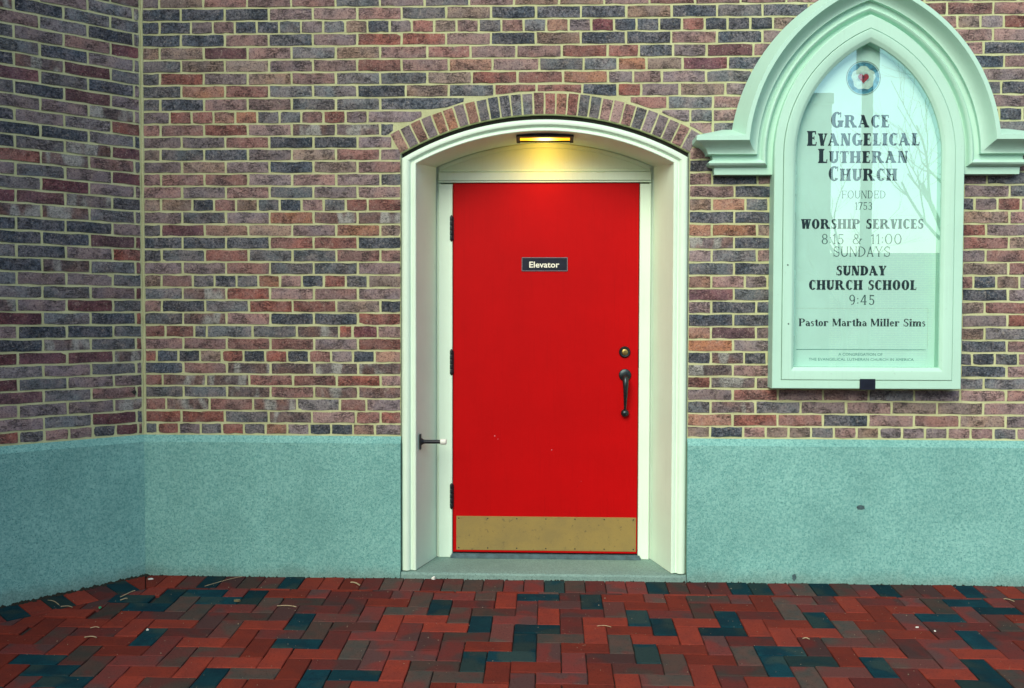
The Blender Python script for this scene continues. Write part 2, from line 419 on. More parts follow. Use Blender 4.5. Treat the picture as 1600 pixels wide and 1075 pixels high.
for idx, (vis, poly, kind, cls, mx, my) in enumerate(info):
    tilt = (RNG.uniform(-.006, .006), RNG.uniform(-.006, .006)); dz = RNG.uniform(-.0025, .0012)
    if idx < 300 and vis > 0:
        if kind in 'HV':
            key = (kind, RNG.randrange(6))
            if key not in shared:
                v, f = prism(worn([(p[0]-mx, p[1]-my) for p in poly])); me = mesh('paver', v, f); me.materials.append(PM['r']); shared[key] = me
            me = shared[key]
        else:
            v, f = prism([(p[0]-mx, p[1]-my) for p in poly]); me = mesh('paver', v, f); me.materials.append(PM['r'])
        o = link('paver', me, None, pav, (mx, my, dz)); o.rotation_euler = (tilt[0], tilt[1], 0)
        o.material_slots[0].link = 'OBJECT'; o.material_slots[0].material = PM[cls]
    else:
        v, f = prism(poly, .003); stuff.add([(p[0], p[1], p[2]+dz) for p in v], f, PK.index(cls)); srnd += [RNG.random()]*len(v)
o = stuff.build('outer_pavers', [PM[k] for k in PK], pav); o['kind'] = 'stuff'
at = o.data.attributes.new('rnd', 'FLOAT', 'POINT'); at.data.foreach_set('value', srnd)

# ------------------------------------------------------------------ doorway numbers
DXC = -.027; OH, IH = .738, .662           # half widths outside / inside of the casing
ZC, RO = .898, 1.477                      # casing arch
def inner_r(t): return RO-(t)*.80         # radius at profile offset t (0..IH side)
R_IN = inner_r(OH-IH)
ARC_C = .905; R_I, R_E = 1.495, 1.604     # brick arch intrados/extrados around ARC_C
def arc_z(x, R, zc): 
    d = R*R-(x-DXC)**2
    return zc+math.sqrt(d) if d > 0 else -9
AE = .800                                  # half width of the extrados ends
AEI = .744
# ------------------------------------------------------------------ main brick wall
ZG = .7356
wall = empty('brick_wall', (0, 0, 0)); tag(wall, 'wide rose and grey brick wall on a granite base, holding the arched doorway', 'wall')
XR, ZT = 3.6, 3.75
MY = .0042                                 # mortar face sits behind the brick faces
mb = MB()
xs = [CORN, -2.0, -1.6, -1.2, -.9] + [DXC-AEI+2*AEI*i/24 for i in range(25)] + [.9, 1.3, 1.8, 2.3, 2.8, XR]
for a, b in zip(xs, xs[1:]):
    inside = a >= DXC-AEI-1e-6 and b <= DXC+AEI+1e-6
    za, zb = (arc_z(a, R_I, ARC_C), arc_z(b, R_I, ARC_C)) if inside else (ZG-.02, ZG-.02)
    mb.add([(a, MY, za), (b, MY, zb), (b, MY, ZT), (a, MY, ZT)], [(0, 1, 2, 3)])
    if inside: mb.add([(a, MY, za), (b, MY, zb), (b, .13, zb), (a, .13, za)], [(0, 1, 2, 3)])
for x in (DXC-AEI, DXC+AEI):
    mb.add([(x, MY, -.02), (x, .13, -.02), (x, .13, arc_z(x, R_I, ARC_C)), (x, MY, arc_z(x, R_I, ARC_C))], [(0, 1, 2, 3)])
mb.box(CORN-.35, XR, .43, .6, -.5, ZT); mb.box(CORN-.3, XR, MY+.001, .43, ZT-.05, ZT)
mb.box(XR-.06, XR, MY+.001, .43, -.3, ZT-.052)
mb.box(CORN-.35, DXC-AEI-.003, .131, .429, -.5, ZT-.052); mb.box(DXC+AEI+.003, XR-.062, .131, .429, -.5, ZT-.052)
mo = mb.build('mortar', MORTAR, wall)

def bmesh_brick(L, H, seed, lo=None, hi=None, n=5, depth=.022):
    r = random.Random(seed); v = []; J = .0017
    xs_ = [-L/2+L*i/n for i in range(n+1)]
    rows = []
    ph = r.uniform(0, 6)
    for ri in range(3):
        row = []
        for i, x in enumerate(xs_):
            l = lo(x) if lo else -H/2; h = hi(x) if hi else H/2
            jx = r.uniform(-J, J) if 0 < i < n else r.uniform(-.0022, .0012)*(-1 if i == 0 else 1)
            wob = .0012*math.sin(ph+i*1.3)
            z = l+(h-l)*ri/2 + (r.uniform(-J, J)+wob if ri != 1 else 0)
            y = r.uniform(-.0012, .0012) + (0 if ri == 1 else .0016) + (.0012 if i in (0, n) else 0)
            row.append(len(v)); v.append((x+jx, y, z))
        rows.append(row)
    f = []
    for a, b in zip(rows, rows[1:]):
        for i in range(n): f.append((a[i], a[i+1], b[i+1], b[i]))
    ring = rows[0] + [rows[1][-1]] + rows[2][::-1] + [rows[1][0]]
    base = len(v)
    for k in ring: v.append((v[k][0], depth, v[k][2]))
    m_ = len(ring)
    for k in range(m_):
        k2 = (k+1) % m_; f.append((ring[k2], ring[k], base+k, base+k2))
    return v, f
# course lines (bed joint centres) from the photograph, measured beside the door
LP = [12.1,32.4,52.6,72.8,93,113.3,133,153.2,173.4,193.4,213,232.3,251.5,271,290.8,310.5,330.4,350.4,369.8,389.4,409.3,429.2,449.2,468.8,488.3,508,527.7,547,566,584.9,603.2,622,641.8,661.2,680]
LZ = [hit(400, p).z for p in LP]; LZ[-1] = ZG+.003
up = LZ[0]-LZ[1]
rows = []   # (index, z_low, z_high)
for k in range(len(LZ)-1): rows.append((k, LZ[k+1], LZ[k]))
zt = LZ[0]; k = -1
while zt+up < ZT-.05: rows.append((k, zt, zt+up)); zt += up; k -= 1
HEAD = {1, 8, 15, 21, 27, 33, -5, -11}
JT = .0115   # joint
PIT = .2304; HP = PIT/2
XA0 = hit(252, 400).x; XB0 = hit(285, 400).x
def phase(k):
    odd = {31: 'A', 32: 'C'}
    if k in HEAD: return 'H'
    if k in (32,): return 'C'
    return 'A' if (k % 2) != 0 else 'B'
A_ROWS = {-1, 3, 5, 7, 9, 11, 13, 17, 19, 23, 25, 29, 31, -3, -7, -9}
explicit = {3: [667.5,735,806,877,948,997,1050,1102,1175], 4: [701,769,842,911,964,1009,1065,1136], 5: [667.5,737,808,879,949,988,1033,1102,1174],
            6: [634,701,772,838,909,964,1001,1061,1132], 31: [259,327,395,464,531,572], 25: [259,304,323.5,395,464,529.5,551,590], 32: [283,350.5,419,487,556,594.5]}
def joints(k):
    H = k in HEAD; A = k in A_ROWS
    left = []; rj = []
    if k in explicit and k < 20:
        pts = [hit(p, 300).x for p in explicit[k]]
        x = (XA0 if A else XB0); 
        while x < pts[0]-.12: left.append(x); x += PIT
        left += pts; x = left[-1]+PIT
        while x < XR: left.append(x); x += PIT
        return left
    if H:
        x = XA0+.0; left = [x, x+.165] if k in (1, 15, 21) else [x-.03, x-.03+HP]
        if k == 8: left = [x+.05]
        x = left[-1]+HP
    else:
        x = XA0 if A else XB0; left = [x]; x += PIT
    step = HP if H else PIT
    if k in explicit: left = [hit(p, 600).x for p in explicit[k]]; x = left[-1]+step
    stop = XR if k < 7 else DXC-AE
    while x < stop: left.append(x); x += step
    if k < 7: return left
    rx = hit(1112 if (A or H) else 1147, 400).x
    x = rx
    if H: rj = [rx, rx+.17]; x = rx+.17+HP
    while x < XR: rj.append(x); x += step
    x = rx-step*1.0
    if k < 12: rj = [x] + rj
    return left+rj
bricks = []   # (x0,x1,zl,zh,kind)
for k, zl, zh in rows:
    js = sorted(set([CORN+.004] + joints(k) + [XR]))
    for a, b in zip(js, js[1:]):
        if b-a < .03: continue
        x0, x1 = a+JT/2, b-JT/2
        if a == CORN+.004: x0 = CORN+.0115
        if b == XR: x1 = XR
        z0, z1 = zl+JT/2-.0005, zh-JT/2+.0005
        if k == 33: z0 += .001
        bricks.append([x0, x1, z0, z1, k])
# cut round the opening and the arch
EJ = JT
def ext_cut(x):     # lowest allowed z outside the arch ring
    if abs(x-DXC) > AE+EJ: return -9
    return arc_z(x, R_E+EJ, ARC_C)
zend = arc_z(DXC-AE, R_E, ARC_C); zin = arc_z(DXC-AEI, R_I, ARC_C)
final = []
for x0, x1, z0, z1, k in bricks:
    cx_ = (x0+x1)/2
    # skewback: below the extrados end the jamb bricks run to the skewed line
    def lim(z):   # half width of the region blocked at height z
        if z <= zin: return AEI
        if z >= zend: return None
        return AEI+(AE-AEI)*(z-zin)/(zend-zin)+EJ*.9
    if z0 < zend-.004 or (z0 < zend and z1 < zend+.03):
        w = lim((z0+z1)/2) or AE+EJ
        wl_, wr_ = DXC-w, DXC+w
        for a, b in ((x0, min(x1, wl_-(.001))), (max(x0, wr_+.001), x1)):
            if b-a > .012 and a >= x0-1e-9 and b <= x1+1e-9: final.append((a, b, z0, z1, k, None))
        continue
    lows = [max(z0, ext_cut(x0+(x1-x0)*i/5)) for i in range(6)]
    if all(l <= z0+1e-6 for l in lows): final.append((x0, x1, z0, z1, k, None)); continue
    # split to the part that stays above the arch
    n = 24; g_ = [x0+(x1-x0)*i/n for i in range(n+1)]; ok = [ext_cut(x) < z1-.010 for x in g_]
    i = 0
    while i <= n:
        if ok[i]:
            j = i
            while j < n and ok[j+1]: j += 1
            if g_[j]-g_[i] > .02: final.append((g_[i], g_[j], z0, z1, k, True))
            i = j+1
        else: i += 1
# colours
cn = []
def cn_(s, ox_, oy_, cls, pts): cn.extend((hit(p[0]/s+ox_, p[1]/s+oy_), cls) for p in pts)
s1 = 3.707
cn_(s1,210,0,'k',[(150,90),(400,90),(660,85),(90,165),(240,165),(650,155),(780,155),(150,235),(405,235),(905,230),(290,605),(1435,520),(930,820),(1180,820),(545,890),(1435,150)])
cn_(s1,210,0,'g',[(95,460),(165,530),(915,525),(1180,525),(1320,450),(1520,450),(1310,600),(810,675),(940,675),(1170,160),(910,160),(300,900),(1050,305),(160,385),(1050,605)])
cn_(s1,210,0,'r',[(660,530),(1420,235),(1380,890),(1200,675)]); cn_(s1,210,0,'d',[(540,305)])
cn_(s1,210,0,'o',[(555,675),(680,675),(420,530),(1500,750)]); cn_(s1,210,0,'m',[(1050,750),(1310,745)])
cn_(s1,210,280,'k',[(410,150),(925,150),(170,370),(420,370),(675,370),(1430,365),(115,445),(1070,590),(295,735),(930,805),(1185,805),(1480,735),(560,590)])
cn_(s1,210,280,'g',[(300,445),(800,445),(1055,445),(930,520),(1185,515),(430,590),(545,735),(180,810),(550,885),(690,590),(170,665),(120,295),(425,225)])
cn_(s1,210,280,'r',[(930,370),(550,445),(1290,440),(545,150),(1340,150),(1460,150),(675,660),(800,735),(1050,735),(1435,805),(260,880),(1225,885),(680,950),(935,955),(100,1025),(565,1030),(815,1030),(1195,590),(1180,370)])
cn_(s1,210,280,'d',[(1340,885),(390,295)]); cn_(s1,210,280,'o',[(810,590),(1470,1030),(1290,295),(550,295),(930,230)])
cn_(s1,210,280,'m',[(420,665),(420,805),(1060,885),(1150,225),(1430,225)])
cn_(s1,210,440,'r',[(125,570),(810,570),(1060,570),(1300,570),(120,710),(560,710),(1260,715),(165,780),(400,780),(1350,780),(1490,780),(250,850),(625,850)])
cn_(s1,210,440,'k',[(195,430),(315,430),(690,435),(1235,850),(1120,850),(945,430),(1330,430),(1180,220)])
cn_(s1,210,440,'m',[(675,500),(925,500),(1180,500),(1430,500),(310,570),(560,570),(680,635),(1190,635),(1420,635),(810,710),(300,710),(900,780)])
cn_(s1,210,440,'g',[(430,635),(645,780),(740,850),(500,855),(125,855)]); cn_(s1,210,440,'o',[(870,850),(1370,850)])
s2 = 2.667
cn_(s2,630,0,'k',[(470,55),(660,55),(845,50),(1220,50),(960,105),(1045,105),(1145,105),(1335,100),(1430,100),(830,160),(1395,155),(450,160),(815,375),(1080,210),(1525,100),(1560,45)])
cn_(s2,630,0,'d',[(1355,210),(1270,265),(870,105)])
cn_(s2,630,0,'r',[(915,215),(385,325),(570,325),(465,370),(1010,420),(190,215),(940,370),(100,105),(1240,105)])
cn_(s2,630,0,'o',[(670,105),(955,270),(285,270),(755,320)])
cn_(s2,630,0,'g',[(575,105),(390,105),(285,375),(650,270),(820,270),(1335,320),(1350,265),(1200,425)])
s3 = 2.24
cn_(s3,1060,240,'o',[(175,180),(75,270),(195,270),(75,628),(90,672),(95,935),(75,450)]); cn_(s3,1060,240,'r',[(200,848),(240,935),(60,800)])
cn_(s3,1060,240,'k',[(260,312),(260,405),(150,585),(255,585),(75,40),(205,90),(255,135),(75,715),(270,715),(175,978),(295,540),(190,540)])
cn_(s3,1060,240,'m',[(110,312),(175,715),(110,758),(190,800),(190,890)]); cn_(s3,1060,240,'g',[(110,405),(195,360),(270,180),(75,890)]); cn_(s3,1060,240,'d',[(195,628),(110,495)])
s4 = 1.49
cn_(s4,1480,0,'k',[(90,145),(150,200),(145,260),(35,835),(90,835),(130,685),(75,685),(95,805),(135,925)])
def proj_area(x0, x1, z0, z1):
    P = Vector(((x0+x1)/2, 0, (z0+z1)/2))-CAM; k = P.dot(W_); px, py = 800+FPX*P.dot(R_)/k, 537.5-FPX*P.dot(U_)/k
    if not inview(px, py, 20): return 0
    if 1215 < px < 1500 and 60 < py < 600: return 0
    if 1150 < px < 1560 and 200 < py < 265: return 0
    return (x1-x0)*(z1-z0)/k**2
def classify(x0, x1, z0, z1, table, wts='ppppqqqqqsssggkro'):
    for p, c in table:
        if x0 <= p.x <= x1 and z0-.006 <= p.z <= z1+.006: return c
    return RNG.choice(wts)
brick_sh = {}
def place_bricks(lst, root, table, wts, maxn, areaf):
    lst = sorted(lst, key=lambda b: -areaf(*b[:4]))
    st = MB(); rn = []
    for i, (x0, x1, z0, z1, k, cut) in enumerate(lst):
        c = classify(x0, x1, z0, z1, table, wts)
        L, H = x1-x0, z1-z0; cx_, cz_ = (x0+x1)/2, (z0+z1)/2
        ind = i < maxn and areaf(x0, x1, z0, z1) > 0
        vis = areaf(x0, x1, z0, z1) > 0
        seed = RNG.randrange(9)
        lo = (lambda x: max(-H/2, ext_cut(x+cx_)-cz_)) if cut else None
        tw = RNG.uniform(-.004, .004); dy = RNG.uniform(-.0012, .0012)
        if ind:
            key = (round(L, 3), round(H, 3), seed)
            if cut: v, f = bmesh_brick(L, H, seed+100, lo); me = mesh('brick', v, f); me.materials.append(BM[c])
            elif key in brick_sh: me = brick_sh[key]
            else:
                v, f = bmesh_brick(L, H, seed*31+int(L*1000)); me = mesh('brick', v, f); me.materials.append(BM[c]); brick_sh[key] = me
            o = link('brick', me, None, root, (cx_, dy, cz_)); o.rotation_euler = (0, tw, 0)
            o.material_slots[0].link = 'OBJECT'; o.material_slots[0].material = BM[c]
        else:
            v, f = bmesh_brick(L, H, seed*31+int(L*1000), lo); st.add([(p[0]+cx_, p[1]+dy, p[2]+cz_) for p in v], f, BK.index(c)); rn += [RNG.random()]*len(v)
    return st, rn
def finish_stuff(st, rn, name, root):
    if not st.v: return
    me = mesh(name, st.v, st.f, False, st.m)
    o = link(name, me, [BM[k] for k in BK], root); o['kind'] = 'stuff'
    at = me.attributes.new('rnd', 'FLOAT', 'POINT'); at.data.foreach_set('value', rn)
st, rn = place_bricks(final, wall, cn, 'ppppppqqqqsssggkr', 300, proj_area)
finish_stuff(st, rn, 'other_bricks', wall)
# arch bricks
ha = math.asin((AE)/R_E); nv = 28
for i in range(nv):
    a0, a1 = -ha+2*ha*i/nv, -ha+2*ha*(i+1)/nv; ga = JT/2/R_E*.82
    a0 += ga; a1 -= ga; r = random.Random(i+50)
    pts = []
    ax = (a0+a1)/2; c0 = Vector((DXC+(R_I+R_E)/2*math.sin(ax), 0, ARC_C+(R_I+R_E)/2*math.cos(ax)))
    v = []; f = []
    for j in range(5):
        R = R_I+.003+(R_E-R_I-.003)*j/4 + (r.uniform(-.003, .002) if j == 4 else 0)
        for q in range(3):
            a = a0+(a1-a0)*q/2+ (r.uniform(-.0008, .0008) if q != 1 else 0)
            v.append((DXC+R*math.sin(a)-c0.x, r.uniform(-.0012, .0012)+(0 if q == 1 else .0015), ARC_C+R*math.cos(a)-c0.z))
    for j in range(4):
        for q in range(2): f.append((j*3+q, j*3+q+1, (j+1)*3+q+1, (j+1)*3+q))
    ring = [0, 1, 2, 5, 8, 11, 14, 13, 12, 9, 6, 3]; b0 = len(v)
    for kk in ring: v.append((v[kk][0], .11, v[kk][2]))
    for kk in range(12): k2 = (kk+1) % 12; f.append((ring[k2], ring[kk], b0+kk, b0+k2))
    c = {10: 'k', 8: 'g', 9: 'k', 11: 'g', 12: 'g', 13: 'r', 14: 'r', 15: 'o', 16: 'r', 17: 'g', 18: 'g'}.get(i, r.choice('ppqqqsog'))
    link('arch_brick', mesh('arch_brick', v, f), BM[c], wall, c0)
# granite base blocks with a sloped top
def granite(x0, x1, root, name='granite_block', ends=(0, 0), label=None, z1=ZG, zb=-.35):
    n = 40; v = []; f = []
    prof = [(.10, z1-.001), (.0, z1-.001), (-.030, z1-.034), (-.030, z1-.05), (-.030, zb)]
    n = max(2, int((x1-x0)/.05)); r = random.Random(int(x0*100))
    for i in range(n+1):
        for jx, (y, z) in enumerate(prof):
            x = x0+(x1-x0)*i/n
            if i == 0: x += ends[0]*(-y)      # mitre
            if i == n: x += ends[1]*(-y)
            v.append((x, y+(r.uniform(-.0012, .0012) if 0 < i < n and jx in (2, 3) else 0), z+(r.uniform(-.0012, .0012) if jx == 2 else 0)))
    m_ = len(prof)
    for i in range(n):
        for j in range(m_-1): f.append((i*m_+j, i*m_+j+1, (i+1)*m_+j+1, (i+1)*m_+j))
    for i, o in ((0, 1), (n, -1)):
        b = len(v); v.append((v[i*m_][0], .12, zb)); v.append((v[i*m_][0], .12, z1-.001)) ; f.append(([b, b+1] + [i*m_+j for j in range(m_)])[::o])
    me = mesh(name, v, f); return link(name, me, GRANITE, root)
tanh = math.tan((math.pi-(math.pi-LW))/2)   # mitre factor in the inner corner
MT = math.tan(LW/2)
granite(CORN, DXC-OH-.003, wall, ends=(MT, 0))
granite(DXC+OH+.004, 2.62, wall); granite(2.624, XR, wall)
# blemishes on the right granite block
def blot(px, py, rx, rz, y, mat, root, name):
    p = hit(px, py, y); r = random.Random(int(px)); n = 14
    v = [(p.x+rx*math.cos(t)*r.uniform(.7, 1.1), y, p.z+rz*math.sin(t)*r.uniform(.7, 1.1)) for t in [2*math.pi*i/n for i in range(n)]]
    return link(name, mesh(name, v, [list(range(n))]), mat, root)
STAIN = simple('dark_stain', (.06, .12, .13), .9, 0, 60, .5)
blot(1345, 793, .024, .014, -.0312, STAIN, wall, 'rust_spot')
blot(1241, 902, .012, .022, -.0312, STAIN, wall, 'tar_spot')

# ------------------------------------------------------------------ angled brick wall on the left
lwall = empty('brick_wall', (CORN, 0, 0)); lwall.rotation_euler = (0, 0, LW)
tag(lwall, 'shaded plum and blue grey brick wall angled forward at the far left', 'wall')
LL = 1.4
mb = MB()
mb.add([(-LL, MY, ZG-.02), (0, MY, ZG-.02), (0, MY, ZT), (-LL, MY, ZT)], [(0, 1, 2, 3)])
mb.box(-LL, .0, .15, .45, -.6, ZT); mb.box(-LL, .0, MY+.001, .149, ZT-.04, ZT); mb.box(-LL, -LL+.05, MY+.001, .149, -.6, ZT-.042)
mb.build('mortar', MORTAR, lwall)
lb = []
for k, zl, zh in rows:
    if k == 33: js = [-.03-.117*i for i in range(0, 12)]
    else:
        s0 = .155 if (k % 2) else .038
        js = [-s0-PIT*i for i in range(0, 6)]
        if k == 33: pass
    js = [-.008] + js + [-LL]
    js = sorted(set(js))
    for a, b in zip(js, js[1:]):
        if b-a < .020: continue
        x0, x1 = a+JT/2, b-JT/2
        if a == -LL: x0 = -LL
        if b == -.008: x1 = -.0105
        lb.append((x0, x1, zl+JT/2-.0005+(.001 if k == 33 else 0), zh-JT/2+.0005, k, None))
def larea(x0, x1, z0, z1):
    c = Vector((CORN, 0, 0))+Vector((-LD.x, -LD.y, 0))*((x0+x1)/2)+Vector((0, 0, (z0+z1)/2))-CAM
    k = c.dot(W_); px, py = 800+FPX*c.dot(R_)/k, 537.5-FPX*c.dot(U_)/k
    return (x1-x0)*(z1-z0)/k**2 if inview(px, py, 60) else 0
st, rn = place_bricks(lb, lwall, [], 'pqqqgggggkkkddddrmmq', 300, larea)  # plum and blue bricks, mix pushed darker to paint in part of the shade
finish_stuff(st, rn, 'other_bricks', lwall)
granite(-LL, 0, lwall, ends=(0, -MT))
BT, nt, ns, ls, b = newmat('distant_brickwork')
tc = N(nt, 'ShaderNodeTexCoord'); sx = N(nt, 'ShaderNodeSeparateXYZ'); ls.new(tc.outputs['Object'], sx.inputs[0]); cb = N(nt, 'ShaderNodeCombineXYZ')
ls.new(math_(nt, 'ADD', sx.outputs[0], sx.outputs[1]), cb.inputs[0]); ls.new(sx.outputs[2], cb.inputs[1])
bt = N(nt, 'ShaderNodeTexBrick', Scale=1.0); bt.inputs['Color1'].default_value = (.2, .12, .11, 1); bt.inputs['Color2'].default_value = (.09, .08, .09, 1); bt.inputs['Mortar'].default_value = (.45, .43, .2, 1)
bt.inputs['Brick Width'].default_value = .23; bt.inputs['Row Height'].default_value = .0655; bt.inputs['Mortar Size'].default_value = .007
ls.new(cb.outputs[0], bt.inputs['Vector']); ls.new(bt.outputs['Color'], b.inputs['Base Color'])
e = Vector((CORN, 0))+LD*LL
shade_wall = MB().box(e.x-.45, e.x, -3.8, e.y-.01, -.62, 8.5).build('added_shade_wall', BT); tag(shade_wall, 'unseen tall brick wall added out of view to shade the left side', 'wall')  # added out of view to keep sun and sky off the left side
upper = MB().box(CORN-.3, 6, .0, .45, ZT+.001, 8.5).build('upper_wall', BT, wall)
# pointed mortar fillet up the inner corner
v = []; n = 60
mbf = MB(); fp = []
for i in range(n+1):
    z = ZG+(3.7-ZG)*i/n; j = .0015*math.sin(i*1.7)+RNG.uniform(-.0012, .0012)
    fp.append((CORN+.004+j*.4, .007, z))
mbf.tube(fp, [.0080+RNG.uniform(-.001, .001) for _ in fp], 8).build('corner_mortar', MORTAR, wall, True)
# small drill hole in the left wall and two chips in the door paint
dh = MB().lathe([(.011, 0), (.008, -.0006), (.002, -.0008)], (-.052, -.0032, .962), 'y', 12).build('drill_hole', GAP, lwall)
# ------------------------------------------------------------------ door step
step = MB()
zs = .030
def step_mesh():
    v = []; f = []; n = 30; r = random.Random(3)
    prof = [(.45, zs+.002), (.20, zs+.001), (.03, zs), (-.022, zs-.003), (-.031, zs-.012), (-.033, -.30)]
    for i in range(n+1):
        x = DXC-OH+.0005+(2*OH+.000)*i/n
        for y, z in prof: v.append((x, y+r.uniform(-.001, .001), z+r.uniform(-.0014, .0014)*(1 if y < .1 else .3)))
    m_ = len(prof)
    for i in range(n):
        for j in range(m_-1): f.append((i*m_+j, i*m_+j+1, (i+1)*m_+j+1, (i+1)*m_+j))
    return mesh('door_step', v, f)
o = link('door_step', step_mesh(), STEPSTONE); tag(o, 'low worn grey granite step in front of the red door', 'step')

# ------------------------------------------------------------------ door frame
fr = empty('door_surround', (DXC, .1, .03)); tag(fr, 'deep white painted arched door surround with moulded casing round the red door', 'door surround')
fr_inv = Vector((-DXC, -.1, -.03))
def part(mb_, name, mat, root, smooth=False):
    o = mb_.build(name, mat, None, smooth); 
    o.data.transform(Matrix.Translation(-Vector(root.location))); o.parent = root; return o
casp = [(0, .06), (0, .010), (.0015, -.004), (.006, -.013), (.014, -.019), (.025, -.0215), (.036, -.019), (.043, -.012), (.046, -.004), (.048, -.0015), (.053, -.0015), (.057, -.006), (.064, -.009), (.072, -.010), (.076, -.007), (.076, .03)]
casp = [(u, y+.006) for u, y in casp]
mb = MB(); ROW = []
v = []; f = []; NA = 48; nj = 12
for u, y in casp:
    hw = OH-u; R = RO-u*.80; zsn = ZC+math.sqrt(R*R-hw*hw); row = []
    zb = zs+.004
    for i in range(nj): row.append((DXC-hw, y, zb+(zsn-zb)*i/nj))
    am = math.asin(hw/R)
    for i in range(NA+1):
        a = -am+2*am*i/NA; row.append((DXC+R*math.sin(a), y, ZC+R*math.cos(a)))
    for i in range(nj): row.append((DXC+hw, y, zsn+(zb-zsn)*(i+1)/nj))
    v += row; m_ = len(row)
for i in range(len(casp)-1):
    for j in range(m_-1): f.append((i*m_+j, i*m_+j+1, (i+1)*m_+j+1, (i+1)*m_+j))
f.append([i*m_ for i in range(len(casp))]); f.append([i*m_+m_-1 for i in range(len(casp))])
mb.add(v, f); part(mb, 'casing', WHITE, fr, True)
# near-black strip painting in the shade of the gap under the brick arch
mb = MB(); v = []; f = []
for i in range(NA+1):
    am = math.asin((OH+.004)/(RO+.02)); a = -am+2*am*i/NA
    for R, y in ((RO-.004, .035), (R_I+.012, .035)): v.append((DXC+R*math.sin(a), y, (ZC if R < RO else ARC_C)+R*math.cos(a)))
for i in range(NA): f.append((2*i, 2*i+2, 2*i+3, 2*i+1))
mb.add(v, f); part(mb, 'gap_shade_strip', GAP, fr)
mb = MB().box(DXC-AEI-.003, DXC-OH-.0005, .009, .05, zs, zin-.002).box(DXC+OH+.0005, DXC+AEI+.003, .009, .05, zs, zin-.002)
part(mb, 'caulk', simple('caulk', (.22, .27, .20), .8), fr)
# reveal lining + soffit
YB = .305
mb = MB(); v = []; f = []
for y, R, hw in ((.012, R_IN, IH), (YB-.014, R_IN-.013, IH-.072)):
    am = math.asin(hw/R); row = [(DXC-hw-.0, y, zs+.003)]
    for i in range(NA+1): a = -am+2*am*i/NA; row.append((DXC+R*math.sin(a), y, ZC+R*math.cos(a)))
    row.append((DXC+hw, y, zs+.003)); v += row; m_ = len(row)
for j in range(m_-1): f.append((j, j+1, m_+j+1, m_+j))
mb.add(v, f); o = part(mb, 'reveal', WHITE, fr, True)
# back panel (behind the frame): vertical strips with the door opening left out
DX0, DX1, DZ0, DZ1 = -.525, .4875, .060, 2.086
FX0, FX1, FZ = -.604, .5505, 2.150
mb = MB(); n = 40
for i in range(n):
    a = DXC-IH-.005+(2*IH+.01)*i/n; b = DXC-IH-.005+(2*IH+.01)*(i+1)/n
    mb.add([(a, YB-.001, FZ-.02), (b, YB-.001, FZ-.02), (b, YB-.001, arc_z(b, R_IN-.008, ZC)+.01), (a, YB-.001, arc_z(a, R_IN-.008, ZC)+.01)], [(0, 1, 2, 3)])
mb.box(DXC-IH-.01, FX0+.01, YB-.001, YB+.02, zs+.002, FZ-.02); mb.box(FX1-.01, DXC+IH+.01, YB-.001, YB+.02, zs+.002, FZ-.02)
part(mb, 'tympanum', WHITE, fr)
def archstrip(R0_, R1_, y0, y1, am_):
    v = []; f = []
    for i in range(NA+1):
        a = -am_+2*am_*i/NA
        for R, y in ((R0_, y1), (R0_, y0), (R1_, y0), (R1_, y1)): v.append((DXC+R*math.sin(a), y, ZC+R*math.cos(a)))
    for i in range(NA):
        for j in range(3): f.append((4*i+j, 4*i+j+1, 4*i+4+j+1, 4*i+4+j))
    return v, f
RB = R_IN-.014
v, f = archstrip(RB-.002, RB-.022, YB-.012, YB, math.asin((IH-.075)/RB)*.985); mb = MB().add(v, f); part(mb, 'arch_bead', WHITE, fr, True)
# jambs and head
def frame_member(kind):
    mb = MB(); Y0 = YB-.022
    if kind == 'l':
        mb.box(FX0, DX0-.003, Y0, YB+.05, zs+.002, FZ-.0695, bev=.003)
    if kind == 'r':
        mb.box(DX1+.003, FX1, Y0, YB+.05, zs+.002, FZ-.0695, bev=.003)
    if kind == 'h':
        mb.box(FX0, FX1, Y0, YB+.05, DZ1+.013, FZ-.006, bev=.003); mb.box(FX0, FX1, Y0+.004, YB+.05, DZ1+.0035, DZ1+.0105)
        mb.box(FX0+.004, FX1-.004, Y0+.008, YB, FZ-.004, FZ+.008, bev=.004)
    return mb
part(frame_member('l'), 'jamb', WHITE, fr); part(frame_member('r'), 'jamb', WHITE, fr); part(frame_member('h'), 'head', WHITE, fr)
part(MB().box(FX0, FX1, YB+.052, YB+.06, 0, FZ), 'stop_backing', GAP, fr)
mb = MB(); mb.box(DX0-.012, DX1+.018, .268, .36, zs+.0025, zs+.014); mb.box(DX0-.008, DX1+.014, .278, .36, zs+.014, zs+.022)
for i in range(3): mb.box(DX0-.006, DX1+.012, .280+i*.007, .283+i*.007, zs+.022, zs+.0245)
o = part(mb, 'threshold', ALU, fr)

